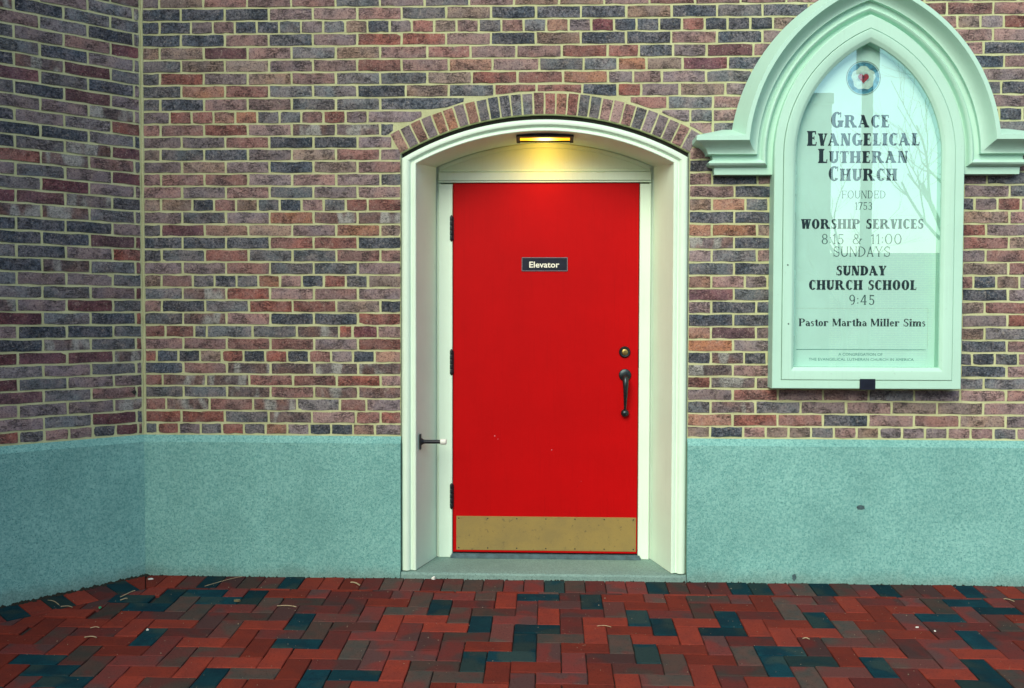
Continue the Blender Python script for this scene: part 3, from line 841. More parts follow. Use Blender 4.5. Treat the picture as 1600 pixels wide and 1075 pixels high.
# ------------------------------------------------------------------ door
YD = .296
door = empty('door', (DX0, YD, DZ0)); tag(door, 'flat bright red door with brass kick plate and dark pull handle', 'door')
part(MB().box(DX0, DX1, YD, YD+.044, DZ0, DZ1, bev=.0025), 'door_leaf', RED, door)
a, b = hit(713, 806, YD), hit(993.5, 862, YD)
kick = part(MB().box(a.x, b.x, YD-.0025, YD-.0005, b.z+.0, a.z, bev=.001), 'kick_plate', KICK, door)
for i in range(7):
    for zz in (a.z-.012, b.z+.012):
        x = a.x+.014+(b.x-a.x-.028)*i/6
        o = MB().lathe([(.0038, 0), (.0034, -.0012), (.001, -.0016)], (0, 0, 0), 'y', 10).build('screw', DARKBRONZE, kick)
        o.location = (x-DX0, -.0026, zz-DZ0)
for py in (357, 566, 775):
    c = hit(705.5, py, YD-.008); h = .066
    mb = MB(); o = None
    hp = MB().box(c.x-.004, c.x+.012, YD-.0035, YD-.0005, c.z-h+.004, c.z+h-.004)
    hg = part(hp, 'hinge', BLACK, door)
    for i in range(5):
        z0 = c.z-h+i*2*h/5+.0008; z1 = z0+2*h/5-.0016
        q = MB().lathe([(.008, 0), (.0088, .002), (.0088, z1-z0-.002), (.008, z1-z0)], (c.x, YD-.012, z0), 'z', 14)
        oo = q.build('knuckle', BLACK, None, True); oo.data.transform(Matrix.Translation(-Vector(door.location))); oo.parent = hg
    q = MB()
    for s_, z0 in ((1, c.z+h), (-1, c.z-h)): q.lathe([(.0065, 0), (.0045, .004*s_), (.002, .006*s_)], (c.x, YD-.012, z0), 'z', 12)
    oo = q.build('pin', BLACK, None, True); oo.data.transform(Matrix.Translation(-Vector(door.location))); oo.parent = hg
c = hit(976, 550, YD)
dbt = part(MB().lathe([(.0315, 0), (.0315, -.004), (.029, -.009), (.024, -.013), (.019, -.012)], (c.x, YD-.0004, c.z), 'y', 36), 'deadbolt', DARKBRONZE, door, True)
oo = MB().lathe([(.0165, -.0115), (.0165, -.0165), (.013, -.019), (.006, -.0195)], (c.x, YD-.0004, c.z), 'y', 28).build('lock_core', BRASSDULL, None, True)
oo.data.transform(Matrix.Translation(-Vector(door.location))); oo.parent = dbt
oo = MB().box(c.x-.0012, c.x+.0012, YD-.0205, YD-.0196, c.z-.006, c.z+.006).build('keyhole', BLACK, None); oo.data.transform(Matrix.Translation(-Vector(door.location))); oo.parent = dbt
c = hit(976.5, 586, YD); c2 = hit(976, 645, YD)
pull = part(MB().lathe([(.034, 0), (.034, -.004), (.031, -.009), (.022, -.013), (.008, -.014)], (c.x, YD-.0004, c.z), 'y', 36), 'pull_handle', DARKBRONZE, door, True)
def sub(mb_, name, mat, parent, root, smooth=True):
    oo = mb_.build(name, mat, None, smooth); oo.data.transform(Matrix.Translation(-Vector(root.location))); oo.parent = parent; return oo
def bez(p, n=16):
    p = [Vector(q) for q in p]; out = []
    for i in range(n+1):
        t = i/n; out.append((1-t)**3*p[0]+3*(1-t)**2*t*p[1]+3*(1-t)*t*t*p[2]+t**3*p[3])
    return out
pts = bez([(c.x, YD-.012, c.z-.004), (c.x, YD-.060, c.z-.004), (c.x, YD-.062, c.z-.075), (c2.x, YD-.034, c2.z+.035)], 18)+bez([(c2.x, YD-.034, c2.z+.035), (c2.x, YD-.026, c2.z+.015), (c2.x, YD-.024, c2.z+.008), (c2.x, YD-.018, c2.z)], 6)[1:]
rad = [.009+.0075*math.sin(min(1, i/8)*math.pi*.62) for i in range(9)] + [.0160-.0085*(i/10) for i in range(1, 11)] + [.0075, .007, .007, .0075, .009, .010]
sub(MB().tube(pts, rad[:len(pts)], 14), 'grip', DARKBRONZE, pull, door)
sub(MB().lathe([(.022*math.sin(math.pi*(i+.5)/10), -.016+.020*math.cos(math.pi*(i+.5)/10)) for i in range(10)], (c2.x, YD, c2.z), 'y', 24), 'lower_mount', DARKBRONZE, pull, door)
sub(MB().lathe([(.008, .002), (.010, -.004), (.009, -.012)], (c.x, YD-.012, c.z), 'y', 16), 'thumb_piece', DARKBRONZE, pull, door)
CHIP = simple('chip_primer', (.62, .10, .13), .7)
for px, py, rr_ in ((773, 681, .005), (778, 686, .003), (862, 703, .0045), (908, 752, .002)):
    o = blot(px, py, rr_, rr_*.8, YD-.0004, CHIP, None, 'paint_chip'); o.data.transform(Matrix.Translation(-Vector(door.location))); o.parent = door
c = hit(998.5, 560, YD)
part(MB().box(DX1+.0004, DX1+.0026, YD-.002, YD+.02, c.z-.05, c.z+.05), 'latch_edge', BLACK, door)

# ------------------------------------------------------------------ text
def text_mesh(s, bold=0.):
    cu = bpy.data.curves.new('t', 'FONT'); cu.body = s; cu.size = 1; cu.offset = bold; cu.resolution_u = 3
    ob = bpy.data.objects.new('t', cu); col.objects.link(ob); bpy.context.view_layer.update()
    dg = bpy.context.evaluated_depsgraph_get(); me = bpy.data.meshes.new_from_object(ob.evaluated_get(dg))
    bpy.data.objects.remove(ob); bpy.data.curves.remove(cu); return me
def fit_text(me, px0, px1, py0, py1, y, name, mat, parent, root):
    # the mesh's x-y box is laid on the plane at depth y between picture-measured corners
    xs_ = [v.co.x for v in me.vertices]; ys_ = [v.co.y for v in me.vertices]
    pc = ((px0+px1)/2, (py0+py1)/2)
    xa, xb = hit(px0, pc[1], y).x, hit(px1, pc[1], y).x; zt_, zb_ = hit(pc[0], py0, y).z, hit(pc[0], py1, y).z
    x0, x1, y0, y1 = min(xs_), max(xs_), min(ys_), max(ys_)
    for v in me.vertices:
        v.co = Vector((xa+(v.co.x-x0)/(x1-x0)*(xb-xa), y-v.co.z, zb_+(v.co.y-y0)/(y1-y0)*(zt_-zb_)))
    bm = bmesh.new(); bm.from_mesh(me); bmesh.ops.recalc_face_normals(bm, faces=bm.faces); bm.to_mesh(me); bm.free()
    me.transform(Matrix.Translation(-Vector(root.location))); me.materials.clear()
    groups = sorted(set(p.material_index for p in me.polygons))
    for g_ in groups:
        ps = [p for p in me.polygons if p.material_index == g_]; vv = []; ff = []
        for p in ps: ff.append(list(range(len(vv), len(vv)+len(p.vertices)))); vv += [tuple(me.vertices[i].co) for i in p.vertices]
        o = link(name, mesh(name, vv, ff), mat, parent)
    bpy.data.meshes.remove(me); return o
# serif letters as layered strokes: every stroke a polygon, each a hair in front of the last
class G:
    def __init__(s, T, t, sf=.07, sh=.045, wd=1.):
        s.T, s.t, s.sf, s.sh, s.wd = T, t, sf, sh, wd; s.p = []
    def poly(s, q): s.p.append(q)
    def V(s, x, y0=0, y1=1, w=None, ft=True, top=True):
        w = s.T if w is None else w; s.poly([(x, y0), (x+w, y0), (x+w, y1), (x, y1)])
        if ft: s.S(x+w/2, y0, w, 0)
        if top: s.S(x+w/2, y1, w, 1)
    def S(s, xc, y, w, top):
        o = s.sf; h = s.sh; a, b = xc-w/2-o, xc+w/2+o
        if top: s.poly([(a, y-h), (b, y-h), (b, y), (a, y)]); s.poly([(xc-w/2-o*.5, y-h), (xc-w/2, y-h*2.2), (xc+w/2, y-h*2.2), (xc+w/2+o*.5, y-h)])
        else: s.poly([(a, y), (b, y), (b, y+h), (a, y+h)]); s.poly([(xc-w/2-o*.5, y+h), (xc-w/2, y+h*2.2), (xc+w/2, y+h*2.2), (xc+w/2+o*.5, y+h)])
    def H(s, x0, x1, y, w=None): w = w or s.t; s.poly([(x0, y-w/2), (x1, y-w/2), (x1, y+w/2), (x0, y+w/2)])
    def D(s, x0, y0, x1, y1, w): s.poly([(x0, y0), (x0+w, y0), (x1+w, y1), (x1, y1)])
    def A(s, cx, cy, rx, ry, a0, a1, wx=None, wy=None, n=14):
        wx = s.T if wx is None else wx; wy = s.t if wy is None else wy
        for i in range(n):
            b0, b1 = math.radians(a0+(a1-a0)*i/n), math.radians(a0+(a1-a0)*(i+1)/n)
            s.poly([(cx+rx*math.cos(b0), cy+ry*math.sin(b0)), (cx+rx*math.cos(b1), cy+ry*math.sin(b1)), (cx+(rx-wx)*math.cos(b1), cy+(ry-wy)*math.sin(b1)), (cx+(rx-wx)*math.cos(b0), cy+(ry-wy)*math.sin(b0))])
def glyph(ch, T, t, sf, sh):
    g = G(T, t, sf, sh); e = sf; w = .5
    if ch == ' ': return [], .32
    if ch == 'I': g.V(e); w = T+2*e
    elif ch == 'L': g.V(e); g.H(e, e+.50, t/2+.0, t); g.D(e+.43, 0, e+.46, .26, .06); w = e+.54
    elif ch == 'E': g.V(e); g.H(e, e+.50, t/2, t); g.H(e, e+.47, 1-t/2, t); g.H(e, e+.38, .52, t); g.D(e+.44, 0, e+.48, .26, .06); g.D(e+.43, .76, e+.42, 1, .06); g.D(e+.35, .40, e+.35, .64, .045); w = e+.55
    elif ch == 'F': g.V(e); g.H(e, e+.47, 1-t/2, t); g.H(e, e+.36, .52, t); g.D(e+.43, .76, e+.42, 1, .05); g.D(e+.33, .42, e+.33, .62, .04); w = e+.50
    elif ch == 'H': g.V(e); g.V(e+.46); g.H(e+T, e+.46, .52, t); w = .46+T+2*e
    elif ch == 'T': g.V(.31-T/2, top=False); g.H(0, .62, 1-t/2, t); g.D(0, .74, 0, 1, .055); g.D(.565, .74, .565, 1, .055); w = .62
    elif ch == 'N': g.V(e, w=t); g.V(e+.50, w=t, ft=False); g.D(e+.50+t-T*1.0, 0, e-.02, 1, T*1.05); w = .50+t+2*e
    elif ch == 'M': g.V(e, w=t); g.V(e+.62, w=T); g.D(e+.34-T*.5, .1, e-.02, 1, T); g.D(e+.34-t*.5, .1, e+.62+.02, 1, t); w = .62+T+2*e
    elif ch == 'V': g.D(.31-T/2, 0, .04, 1, T); g.D(.31-T/2+T*.35, 0, .53, 1, t); g.S(.04+T/2, 1, T, 1); g.S(.55, 1, t, 1); w = .64
    elif ch == 'W': g.D(.26-T/2, 0, .04, 1, T); g.D(.26-T/2+T*.4, 0, .44, 1, t); g.D(.62-T/2, 0, .40, 1, T); g.D(.62-T/2+T*.4, 0, .80, 1, t); g.S(.04+T/2, 1, T, 1); g.S(.42+T/2, 1, T, 1); g.S(.82, 1, t, 1); w = .92
    elif ch == 'A': g.D(.03, 0, .30-t*.3, 1, t); g.D(.48, 0, .31-T*.55, 1, T); g.H(.12, .52, .32, t); g.S(.05+t/2, 0, t, 0); g.S(.48+T/2, 0, T, 0); w = .54+T+sf*.4
    elif ch == 'Y': g.V(.31-T/2, 0, .5, top=False); g.D(.31-T/2, .42, .03, 1, T); g.D(.31-T/2+T*.5, .42, .55, 1, t); g.S(.03+T/2, 1, T, 1); g.S(.57, 1, t, 1); w = .66
    elif ch == 'U': g.V(e, .32, 1, ft=False); g.V(e+.48, .30, 1, w=t*1.3, ft=False); g.A(e+.24+t*.6, .33, .24+t*.65, .345, 180, 360, T, t*1.4); w = .48+t*1.3+2*e
    elif ch == 'D': g.V(e); g.A(e+T*.5+.08, .5, .46, .5, -90, 90, T, t); g.H(e, e+T*.5+.10, t/2, t); g.H(e, e+T*.5+.10, 1-t/2, t); w = e+T*.5+.56
    elif ch == 'P': g.V(e); g.A(e+T+.10, .735, .30, .265, -90, 90, T*.95, t); g.H(e, e+T+.11, 1-t/2, t); g.H(e+T, e+T+.11, .47+t/2, t); w = e+T+.42
    elif ch == 'R': g.V(e); g.A(e+T+.10, .745, .29, .255, -90, 90, T*.95, t); g.H(e, e+T+.11, 1-t/2, t); g.H(e+T, e+T+.13, .49+t/2, t); g.D(e+T+.30, 0, e+T+.04, .52, T*.9); g.S(e+T+.30+T*.45, 0, T*.9, 0); w = e+T*2+.34
    elif ch in 'OQ0': rx = .36 if ch != '0' else .28; g.A(rx+.02, .5, rx, .52, 0, 360, T, t, 28); w = 2*rx+.04
    elif ch in 'CG':
        g.A(.37, .5, .35, .52, 48, 318, T, t, 24); g.D(.56, .66, .565, 1.0, .05)
        if ch == 'G': g.V(.60-T*.5, .04, .44, top=False, ft=False, w=T*.9); g.S(.60-T*.05, .46, T*.9, 1); w = .66+T*.3
        else: w = .66
    elif ch == 'S': g.A(.27, .745, .235, .27, 35, 225, T*.72, t*1.1, 14); g.A(.27, .265, .25, .28, -145, 55, T*.72, t*1.1, 14); g.D(.335-T*.2, .40, .12-T*.05, .60, T*1.05); g.D(.44, .70, .44, .98, .05); g.D(.02, .02, .02, .32, .05); w = .54
    elif ch == '1': g.V(.12, top=False); g.D(.0, .80, .12, .98, T); w = .12+T+sf+.04
    elif ch == '3': g.A(.20, .74, .20, .27, -80, 150, T*.9, t); g.A(.20, .27, .23, .29, -150, 80, T, t); g.H(.14, .24, .53, t); w = .46
    elif ch == '4': g.V(.32, top=False); g.H(0, .52, .26+t/2, t); g.D(0, .28, .30, 1, t*1.1); w = .56
    elif ch == '5': g.H(.06, .42, 1-t, t*1.6); g.V(.06, .5, 1, w=t, ft=False, top=False); g.A(.20, .30, .24, .32, -150, 130, T, t); w = .48
    elif ch == '7': g.H(.0, .44, 1-t, t*1.6); g.D(.10, 0, .40-T*.2, .95, T); g.D(0, .78, 0, 1, .04); w = .46
    elif ch == '8': g.A(.23, .755, .20, .255, 0, 360, T*.8, t, 20); g.A(.23, .265, .23, .28, 0, 360, T*.9, t, 20); w = .48
    elif ch == '9': g.A(.23, .68, .23, .33, 0, 360, T*.9, t, 22); g.A(.20, .45, .26, .46, -100, 25, T*.9, t, 12); w = .49
    elif ch == ':': r_ = max(T*.55, .045); 
    elif ch == '&': g.A(.27, .76, .17, .24, 0, 360, T*.7, t, 18); g.A(.24, .27, .24, .28, 60, 330, T*.9, t, 20); g.D(.52, 0, .12, .72, T*.9); g.D(.42, .1, .62, .5, t); g.H(.52, .72, .5, t); w = .74
    if ch == ':':
        for yy in (.18, .62): g.A(r_+.02, yy, r_, r_, 0, 360, r_, r_, 10)
        w = 2*r_+.04
    # lower case, x height .66
    X = .66
    if ch == 'a': g.A(.20, .46, .18, .21, 10, 165, T*.7, t, 10); g.V(.38-T*.55, .06, .47, w=T*.85, ft=False, top=False); g.A(.19, .20, .18, .21, 40, 330, T*.8, t, 16); g.H(.33, .46, .045, .09); w = .47
    elif ch == 'e': g.A(.23, .33, .22, .345, 10, 330, T*.9, t, 20); g.H(.08, .44, .37, t); w = .46
    elif ch == 'h': g.V(.05, 0, 1); g.V(.36, 0, .44, top=False); g.A(.05+T+.12, .42, .22, .245, 0, 170, T, t, 12); w = .42+T
    elif ch == 'i': g.V(.05, 0, X); g.A(.05+T/2, .88, T*.62, .11, 0, 360, T*.62, .11, 12); w = T+.10
    elif ch == 'l': g.V(.05, 0, 1); w = T+.10
    elif ch == 'm': g.V(.05, 0, X); g.V(.36, 0, .44, top=False); g.V(.67, 0, .44, top=False); g.A(.05+T+.12, .42, .22, .245, 0, 170, T, t, 12); g.A(.36+T+.12, .42, .22, .245, 0, 150, T, t, 12); w = .73+T
    elif ch == 'o': g.A(.24, .33, .23, .345, 0, 360, T*.9, t, 24); w = .48
    elif ch == 'r': g.V(.05, 0, X); g.A(.05+T+.13, .45, .15, .215, 30, 150, T*.8, t*1.6, 8); g.A(.05+T+.19, .55, .07, .08, 0, 360, .07, .08, 10); w = .05+T+.27
    elif ch == 's': g.A(.18, .49, .15, .18, 20, 230, T*.6, t*1.1, 12); g.A(.18, .18, .16, .19, -150, 60, T*.6, t*1.1, 12); g.D(.21, .25, .06, .42, T*.8); w = .37
    elif ch == 't': g.V(.10, .12, .86, ft=False, top=False); g.A(.10+T+.06, .14, .07+T, .15, 180, 300, T, t, 8); g.H(0, .30, X-t/2, t); w = .34
    return g.p, w
def serif_line(s, T, t, sf=.07, sh=.045, track=.10, big=1., spw=None):
    """capital initials of words marked ^ are drawn larger; returns a mesh in x-y, z = tiny stacking height"""
    v = []; f = []; x = 0; i = 0; k = 0; sc_ = 1
    mi = []; wi = 0
    for ch in s:
        if ch == ' ': wi += 1
        if ch == '^': sc_ = big; continue
        ps, w = glyph(ch, T, t, sf, sh)
        if ch == ' ' and spw: w = spw
        low = (sc_-1)*.18
        for q in ps:
            b = len(v); k += 1; z = .0004+(k % 17)*.00002
            v += [(x+p[0]*sc_, p[1]*sc_-low*0, z) for p in q]; f.append(list(range(b, b+len(q)))); mi.append(wi)
        x += w*sc_+track; sc_ = 1
    return mesh('t', v, f, False, mi)

# ------------------------------------------------------------------ elevator plate
a, b = hit(815, 402, YD), hit(887, 424, YD)
sg = empty('door_sign', ((a.x+b.x)/2, YD-.001, b.z)); tag(sg, 'small black plate lettered Elevator on the red door', 'sign')
part(MB().box(a.x, b.x, YD-.0035, YD-.0008, b.z, a.z, bev=.0008), 'plate', PLATEBLK, sg)
mb = MB(); e_ = .0022; yy0, yy1 = YD-.0041, YD-.0036
mb.box(a.x+.0015, b.x-.0015, yy0, yy1, a.z-.0015-e_, a.z-.0015); mb.box(a.x+.0015, b.x-.0015, yy0, yy1, b.z+.0015, b.z+.0015+e_)
mb.box(a.x+.0015, a.x+.0015+e_, yy0, yy1, b.z+.0015+e_, a.z-.0015-e_); mb.box(b.x-.0015-e_, b.x-.0015, yy0, yy1, b.z+.0015+e_, a.z-.0015-e_)
part(mb, 'border_line', simple('border_grey', (.30, .25, .28), .5), sg)
fit_text(text_mesh('Elevator', .018), 827, 874, 408.8, 418.2, YD-.0038, 'lettering', PLATEWHITE, sg, sg)

# ------------------------------------------------------------------ door stop
c = hit(655.5, 690, .055); xw = DXC-IH
xw += .0115
ds = empty('door_stop', (xw, .055, c.z)); tag(ds, 'black rod door stop with white rubber tip on the left door reveal', 'door stop')
part(MB().box(xw+.0005, xw+.008, .040, .070, c.z-.040, c.z+.040, bev=0), 'mounting_plate', BLACK, ds)
e1 = hit(688, 690, .055).x; e2 = hit(697.5, 690, .055).x
part(MB().lathe([(.021, .008), (.016, .014), (.012, .020), (.0105, .026), (.0105, e1-xw)], (xw, .055, c.z), 'x', 20), 'rod', BLACK, ds, True)
part(MB().lathe([(.0135, 0), (.015, .002), (.015, e2-e1-.004), (.012, e2-e1)], (e1, .055, c.z), 'x', 20), 'rubber_tip', RUBBER, ds, True)

# ------------------------------------------------------------------ lamp in the arch
lp = empty('soffit_lamp', (-.025, .10, 2.3)); tag(lp, 'small black light fixture glowing yellow under the white door arch', 'lamp')
lx0, lx1 = hit(807, 215, .07).x, hit(896, 215, .07).x
mb = MB(); n = 16; v = []; f = []
def ztop(x): return arc_z(x, R_IN-.002, ZC)-.001
secs = [(.050, 0), (.050, -.015), (.068, -.020), (.072, -.012), (.104, -.014), (.110, -.036), (.116, -.034), (.122, 0)]
for i in range(n+1):
    x = lx0+(lx1-lx0)*i/n
    zt_ = min(ztop(x), 2.318)
    for y, dz in secs: v.append((x, y, zt_ if dz == 0 else 2.311+dz))
m_ = len(secs)
for i in range(n):
    for j in range(m_): f.append((i*m_+j, i*m_+(j+1) % m_, (i+1)*m_+(j+1) % m_, (i+1)*m_+j))
f.append(list(range(m_))); f.append([n*m_+j for j in range(m_)])
mb.add(v, f)
mb.add([(x, y, z) for x in (lx0-.001, lx0+.018) for y, z in ((.049, 2.30), (.049, 2.294), (.123, 2.273), (.123, 2.30))]+[(x, y, z) for x in (lx1-.018, lx1+.001) for y, z in ((.049, 2.30), (.049, 2.294), (.123, 2.273), (.123, 2.30))], [(0,1,2,3),(4,7,6,5),(0,4,5,1),(1,5,6,2),(2,6,7,3),(8,9,10,11),(12,15,14,13),(8,12,13,9),(9,13,14,10),(10,14,15,11)])
part(mb, 'housing', BLACK, lp)
LENS, nt, ns, ls, b = newmat('lamp_lens')
em = N(nt, 'ShaderNodeEmission', Strength=1.)
tc = N(nt, 'ShaderNodeTexCoord'); sx = N(nt, 'ShaderNodeSeparateXYZ'); ls.new(tc.outputs['Object'], sx.inputs[0])
r1 = ramp(nt, math_(nt, 'ABSOLUTE', sx.outputs[0]), .0, .13, 1, 0)
ls.new(mixc(nt, math_(nt, 'POWER', r1, 3.0), (1, .40, .015), (1, .62, .16)), em.inputs['Color'])
em_s = math_(nt, 'ADD', math_(nt, 'MULTIPLY', math_(nt, 'POWER', r1, 2.0), 4.5), 1.5); ls.new(em_s, em.inputs['Strength'])
ls.new(em.outputs[0], ns['Material Output'].inputs['Surface'])
v = []; f = []; nn = 8
for i in range(2):
    x = (lx0+.0185) if i == 0 else (lx1-.0185)
    for k in range(nn+1):
        t_ = math.pi*k/nn; v.append((x, .088-.0155*math.cos(t_), 2.293-.013*math.sin(t_)))
for k in range(nn): f.append((k, k+1, nn+1+k+1, nn+1+k))
f.append(list(range(nn+1))); f.append(list(range(nn+1, 2*nn+2)))
part(MB().add(v, f), 'lens', LENS, lp)

al = bpy.data.lights.new('lamp_light', 'AREA'); al.shape = 'RECTANGLE'; al.size = .22; al.size_y = .02; al.energy = .75; al.color = (1, .50, .06)
ao = bpy.data.objects.new('lamp_light', al); col.objects.link(ao); ao.parent = lp; ao.location = (.0, .013, -.030)
ao.rotation_euler = Vector((0, -.55, .85)).to_track_quat('Z', 'X').to_euler()
# ------------------------------------------------------------------ church sign
CX = 1.592; ZS = 2.17
sign = empty('church_sign', (CX, 0, 1.0)); tag(sign, 'large pale green pointed arch church notice case mounted on the brick wall', 'sign')
def outline(half, zb, za, zs=ZS, n=26, cx=CX):
    h = za-zs; R = (half*half+h*h)/(2*half); pts = [(cx-half, zb), (cx+half, zb)]
    cR = cx+half-R; aa = math.atan2(h, cx-cR)
    for i in range(n+1): t_ = aa*i/n; pts.append((cR+R*math.cos(t_), zs+R*math.sin(t_)))
    cL = cx-half+R
    for i in range(1, n+1): t_ = aa*(n-i)/n; pts.append((cL-R*math.cos(t_), zs+R*math.sin(t_)))
    # make the straight sides well divided
    return pts
def sweep(secs, cap=None):
    v = []; f = []
    for (half, zb, za, y) in secs: 
        o_ = outline(half, zb, za); m_ = len(o_); v += [(p[0], y, p[1]) for p in o_]
    for i in range(len(secs)-1):
        for j in range(m_): f.append((i*m_+j, i*m_+(j+1) % m_, (i+1)*m_+(j+1) % m_, (i+1)*m_+j))
    if cap: f.append([(len(secs)-1)*m_+j for j in range(m_)])
    return MB().add(v, f)
part(sweep([(.468, 1.003, 2.865, .004), (.468, 1.003, 2.865, -.097), (.465, 1.006, 2.861, -.100), (.425, 1.044, 2.800, -.100), (.4235, 1.0455, 2.798, -.098), (.4235, 1.0455, 2.798, -.022), (.30, 1.16, 2.6, -.02)]), 'case', SIGNPAINT, sign, True)
part(sweep([(.4215, 1.0475, 2.795, -.03), (.4215, 1.0475, 2.795, -.101), (.4195, 1.0495, 2.792, -.1035), (.377, 1.090, 2.754, -.1035), (.372, 1.095, 2.748, -.100), (.361, 1.110, 2.732, -.090), (.3595, 1.1115, 2.729, -.080), (.3595, 1.1115, 2.729, -.034)]), 'glazed_door', SIGNPAINT, sign, True)
BOARD = simple('board_pale', (.66, .95, .86), .6, 0, 5, .06)
YBD = -.034
board = part(sweep([(.372, 1.10, 2.75, YBD)], cap=True), 'board', BOARD, sign)
# glass pane
GLASS, nt, ns, ls, b = newmat('case_glass')
tr = N(nt, 'ShaderNodeBsdfTransparent'); tr.inputs[0].default_value = (.95, 1, .98, 1)
gl = N(nt, 'ShaderNodeBsdfGlossy'); gl.inputs['Roughness'].default_value = .004; gl.inputs['Color'].default_value = (.75, 1, .86, 1)
mx_ = N(nt, 'ShaderNodeMixShader'); mx_.inputs[0].default_value = .25
ls.new(tr.outputs[0], mx_.inputs[1]); ls.new(gl.outputs[0], mx_.inputs[2]); ls.new(mx_.outputs[0], ns['Material Output'].inputs['Surface'])
part(sweep([(.3605, 1.1105, 2.730, -.083)], cap=True), 'glass', GLASS, sign)
part(MB().box(*sorted((hit(1343, 600, -.1).x, hit(1367, 600, -.1).x)), -.108, -.09, .999, hit(1355, 592, -.1).z, bev=.001), 'latch', PLATEBLK, sign)
for (px, py) in ((1231, 414), (1232, 506)):
    c = hit(px, py, -.104)
    part(MB().lathe([(.004, 0), (.0035, -.002), (.001, -.0025)], (c.x, -.1034, c.z), 'y', 10), 'screw', DARKBRONZE, sign)
# hood mould
HPROF = [(-.052, -.004), (-.050, -.010), (-.004, -.142), (0, -.150), (.022, -.150), (.026, -.144), (.034, -.128), (.046, -.108), (.060, -.095), (.074, -.088), (.080, -.088), (.081, -.066), (.088, -.062), (.104, -.060), (.108, -.068), (.114, -.079), (.122, -.083), (.130, -.079), (.136, -.068), (.138, -.056), (.142, -.052), (.175, -.050), (.176, .004)]
HH, HZA, HZS = .626, 3.02, ZS
hR0 = (HH*HH+(HZA-HZS)**2)/(2*HH)
zTop = 2.262
v = []; f = []; NH = 30
mR = 0
for (w_, y) in HPROF:
    R = hR0-w_*.93; cRx = CX+HH-hR0; wr = w_*1.02
    def ret_z(w): return zTop-w*1.03
    zr = ret_z(w_)
    row = []
    # right half first: from the return's end to the corner and up to the apex
    xc_ = cRx+math.sqrt(max(R*R-(zr-HZS)**2, 0)); a_s = math.asin(max(-1, min(1, (zr-HZS)/R)))
    a_e = math.acos((CX-cRx)/R)
    xe = CX+.758-.0+(-y-.05)*1.05
    right = [(xe, zr)] + [(xe+(xc_-xe)*.5, zr), (xc_, zr)] + [(cRx+R*math.cos(a_s+(a_e-a_s)*i/NH), HZS+R*math.sin(a_s+(a_e-a_s)*i/NH)) for i in range(1, NH+1)]
    left = [(2*CX-p[0], p[1]) for p in right[:-1]]
    row = left + right[::-1]
    # the returned end runs back to the wall
    v.append((row[0][0], .004, row[0][1])); v += [(p[0], y, p[1]) for p in row]; v.append((row[-1][0], .004, row[-1][1])); mR = len(row)+2
for i in range(len(HPROF)-1):
    for j in range(mR-1): f.append((i*mR+j, i*mR+j+1, (i+1)*mR+j+1, (i+1)*mR+j))
part(MB().add(v, f), 'hood_mould', SIGNPAINT, sign, True)
# emblem
cE = hit(1349, 122, YBD)
def disc(r0, r1, y, n=48, a0=0, a1=360):
    v = []; f = []
    for i in range(n+1):
        t_ = math.radians(a0+(a1-a0)*i/n); v += [(cE.x+r0*math.cos(t_), y, cE.z+r0*math.sin(t_)), (cE.x+r1*math.cos(t_), y, cE.z+r1*math.sin(t_))]
    for i in range(n): f.append((2*i, 2*i+1, 2*i+3, 2*i+2))
    return MB().add(v, f)
rE = .0855
emb = sub(disc(rE*.965, rE, YBD-.0016), 'emblem', simple('emblem_ring', (.10, .16, .14), .5), board, sign)
def embp(mb_, name, mat): 
    oo = mb_.build(name, mat, None, False); oo.data.transform(Matrix.Translation(-Vector(sign.location))); oo.parent = board
def petals(r0, r1, n, y, mat, name, rot=90, fat=.36):
    mb = MB()
    for i in range(n):
        a = math.radians(rot+360/n*i); d = Vector((math.cos(a), math.sin(a))); e = Vector((-d.y, d.x)); pts = []
        for t_, w_ in ((0, .05), (.35, fat), (.7, fat*1.15), (.92, fat*.7), (1, .2)): pts.append(d*(r0+(r1-r0)*t_)+e*(w_*r1))
        pts += [Vector((0, 0))+d*(r0+(r1-r0)*t_)-e*(w_*r1) for t_, w_ in ((1, .2), (.92, fat*.7), (.7, fat*1.15), (.35, fat), (0, .05))]
        mb.add([(cE.x+p.x, y-i*.00005, cE.z+p.y) for p in pts], [list(range(len(pts)))])
    return mb
embp(disc(.0005, rE*.93, YBD-.0006), 'blue_field', simple('emblem_blue', (.08, .36, .50), .5, 0, 70, .7))
embp(petals(.004, rE*.70, 5, YBD-.0012, None, '', 90, .44), 'rose_petals', simple('emblem_white', (.62, .84, .74), .5))
embp(petals(.006, rE*.36, 5, YBD-.0018, None, '', 270, .30), 'inner_petals', simple('emblem_pale', (.40, .58, .58), .5))
pts = []
for i in range(28):
    t_ = 2*math.pi*i/28; pts.append((cE.x+.0017*16*math.sin(t_)**3, YBD-.0023, cE.z+.0017*(13*math.cos(t_)-5*math.cos(2*t_)-2*math.cos(3*t_)-math.cos(4*t_))))
embp(MB().add(pts, [list(range(28))]), 'red_heart', simple('emblem_red', (.42, .03, .05), .5))
embp(MB().box(cE.x-.0016, cE.x+.0016, YBD-.0030, YBD-.0026, cE.z-.014, cE.z+.013).box(cE.x-.009, cE.x+.009, YBD-.0035, YBD-.0031, cE.z+.002, cE.z+.005), 'black_cross', INK)
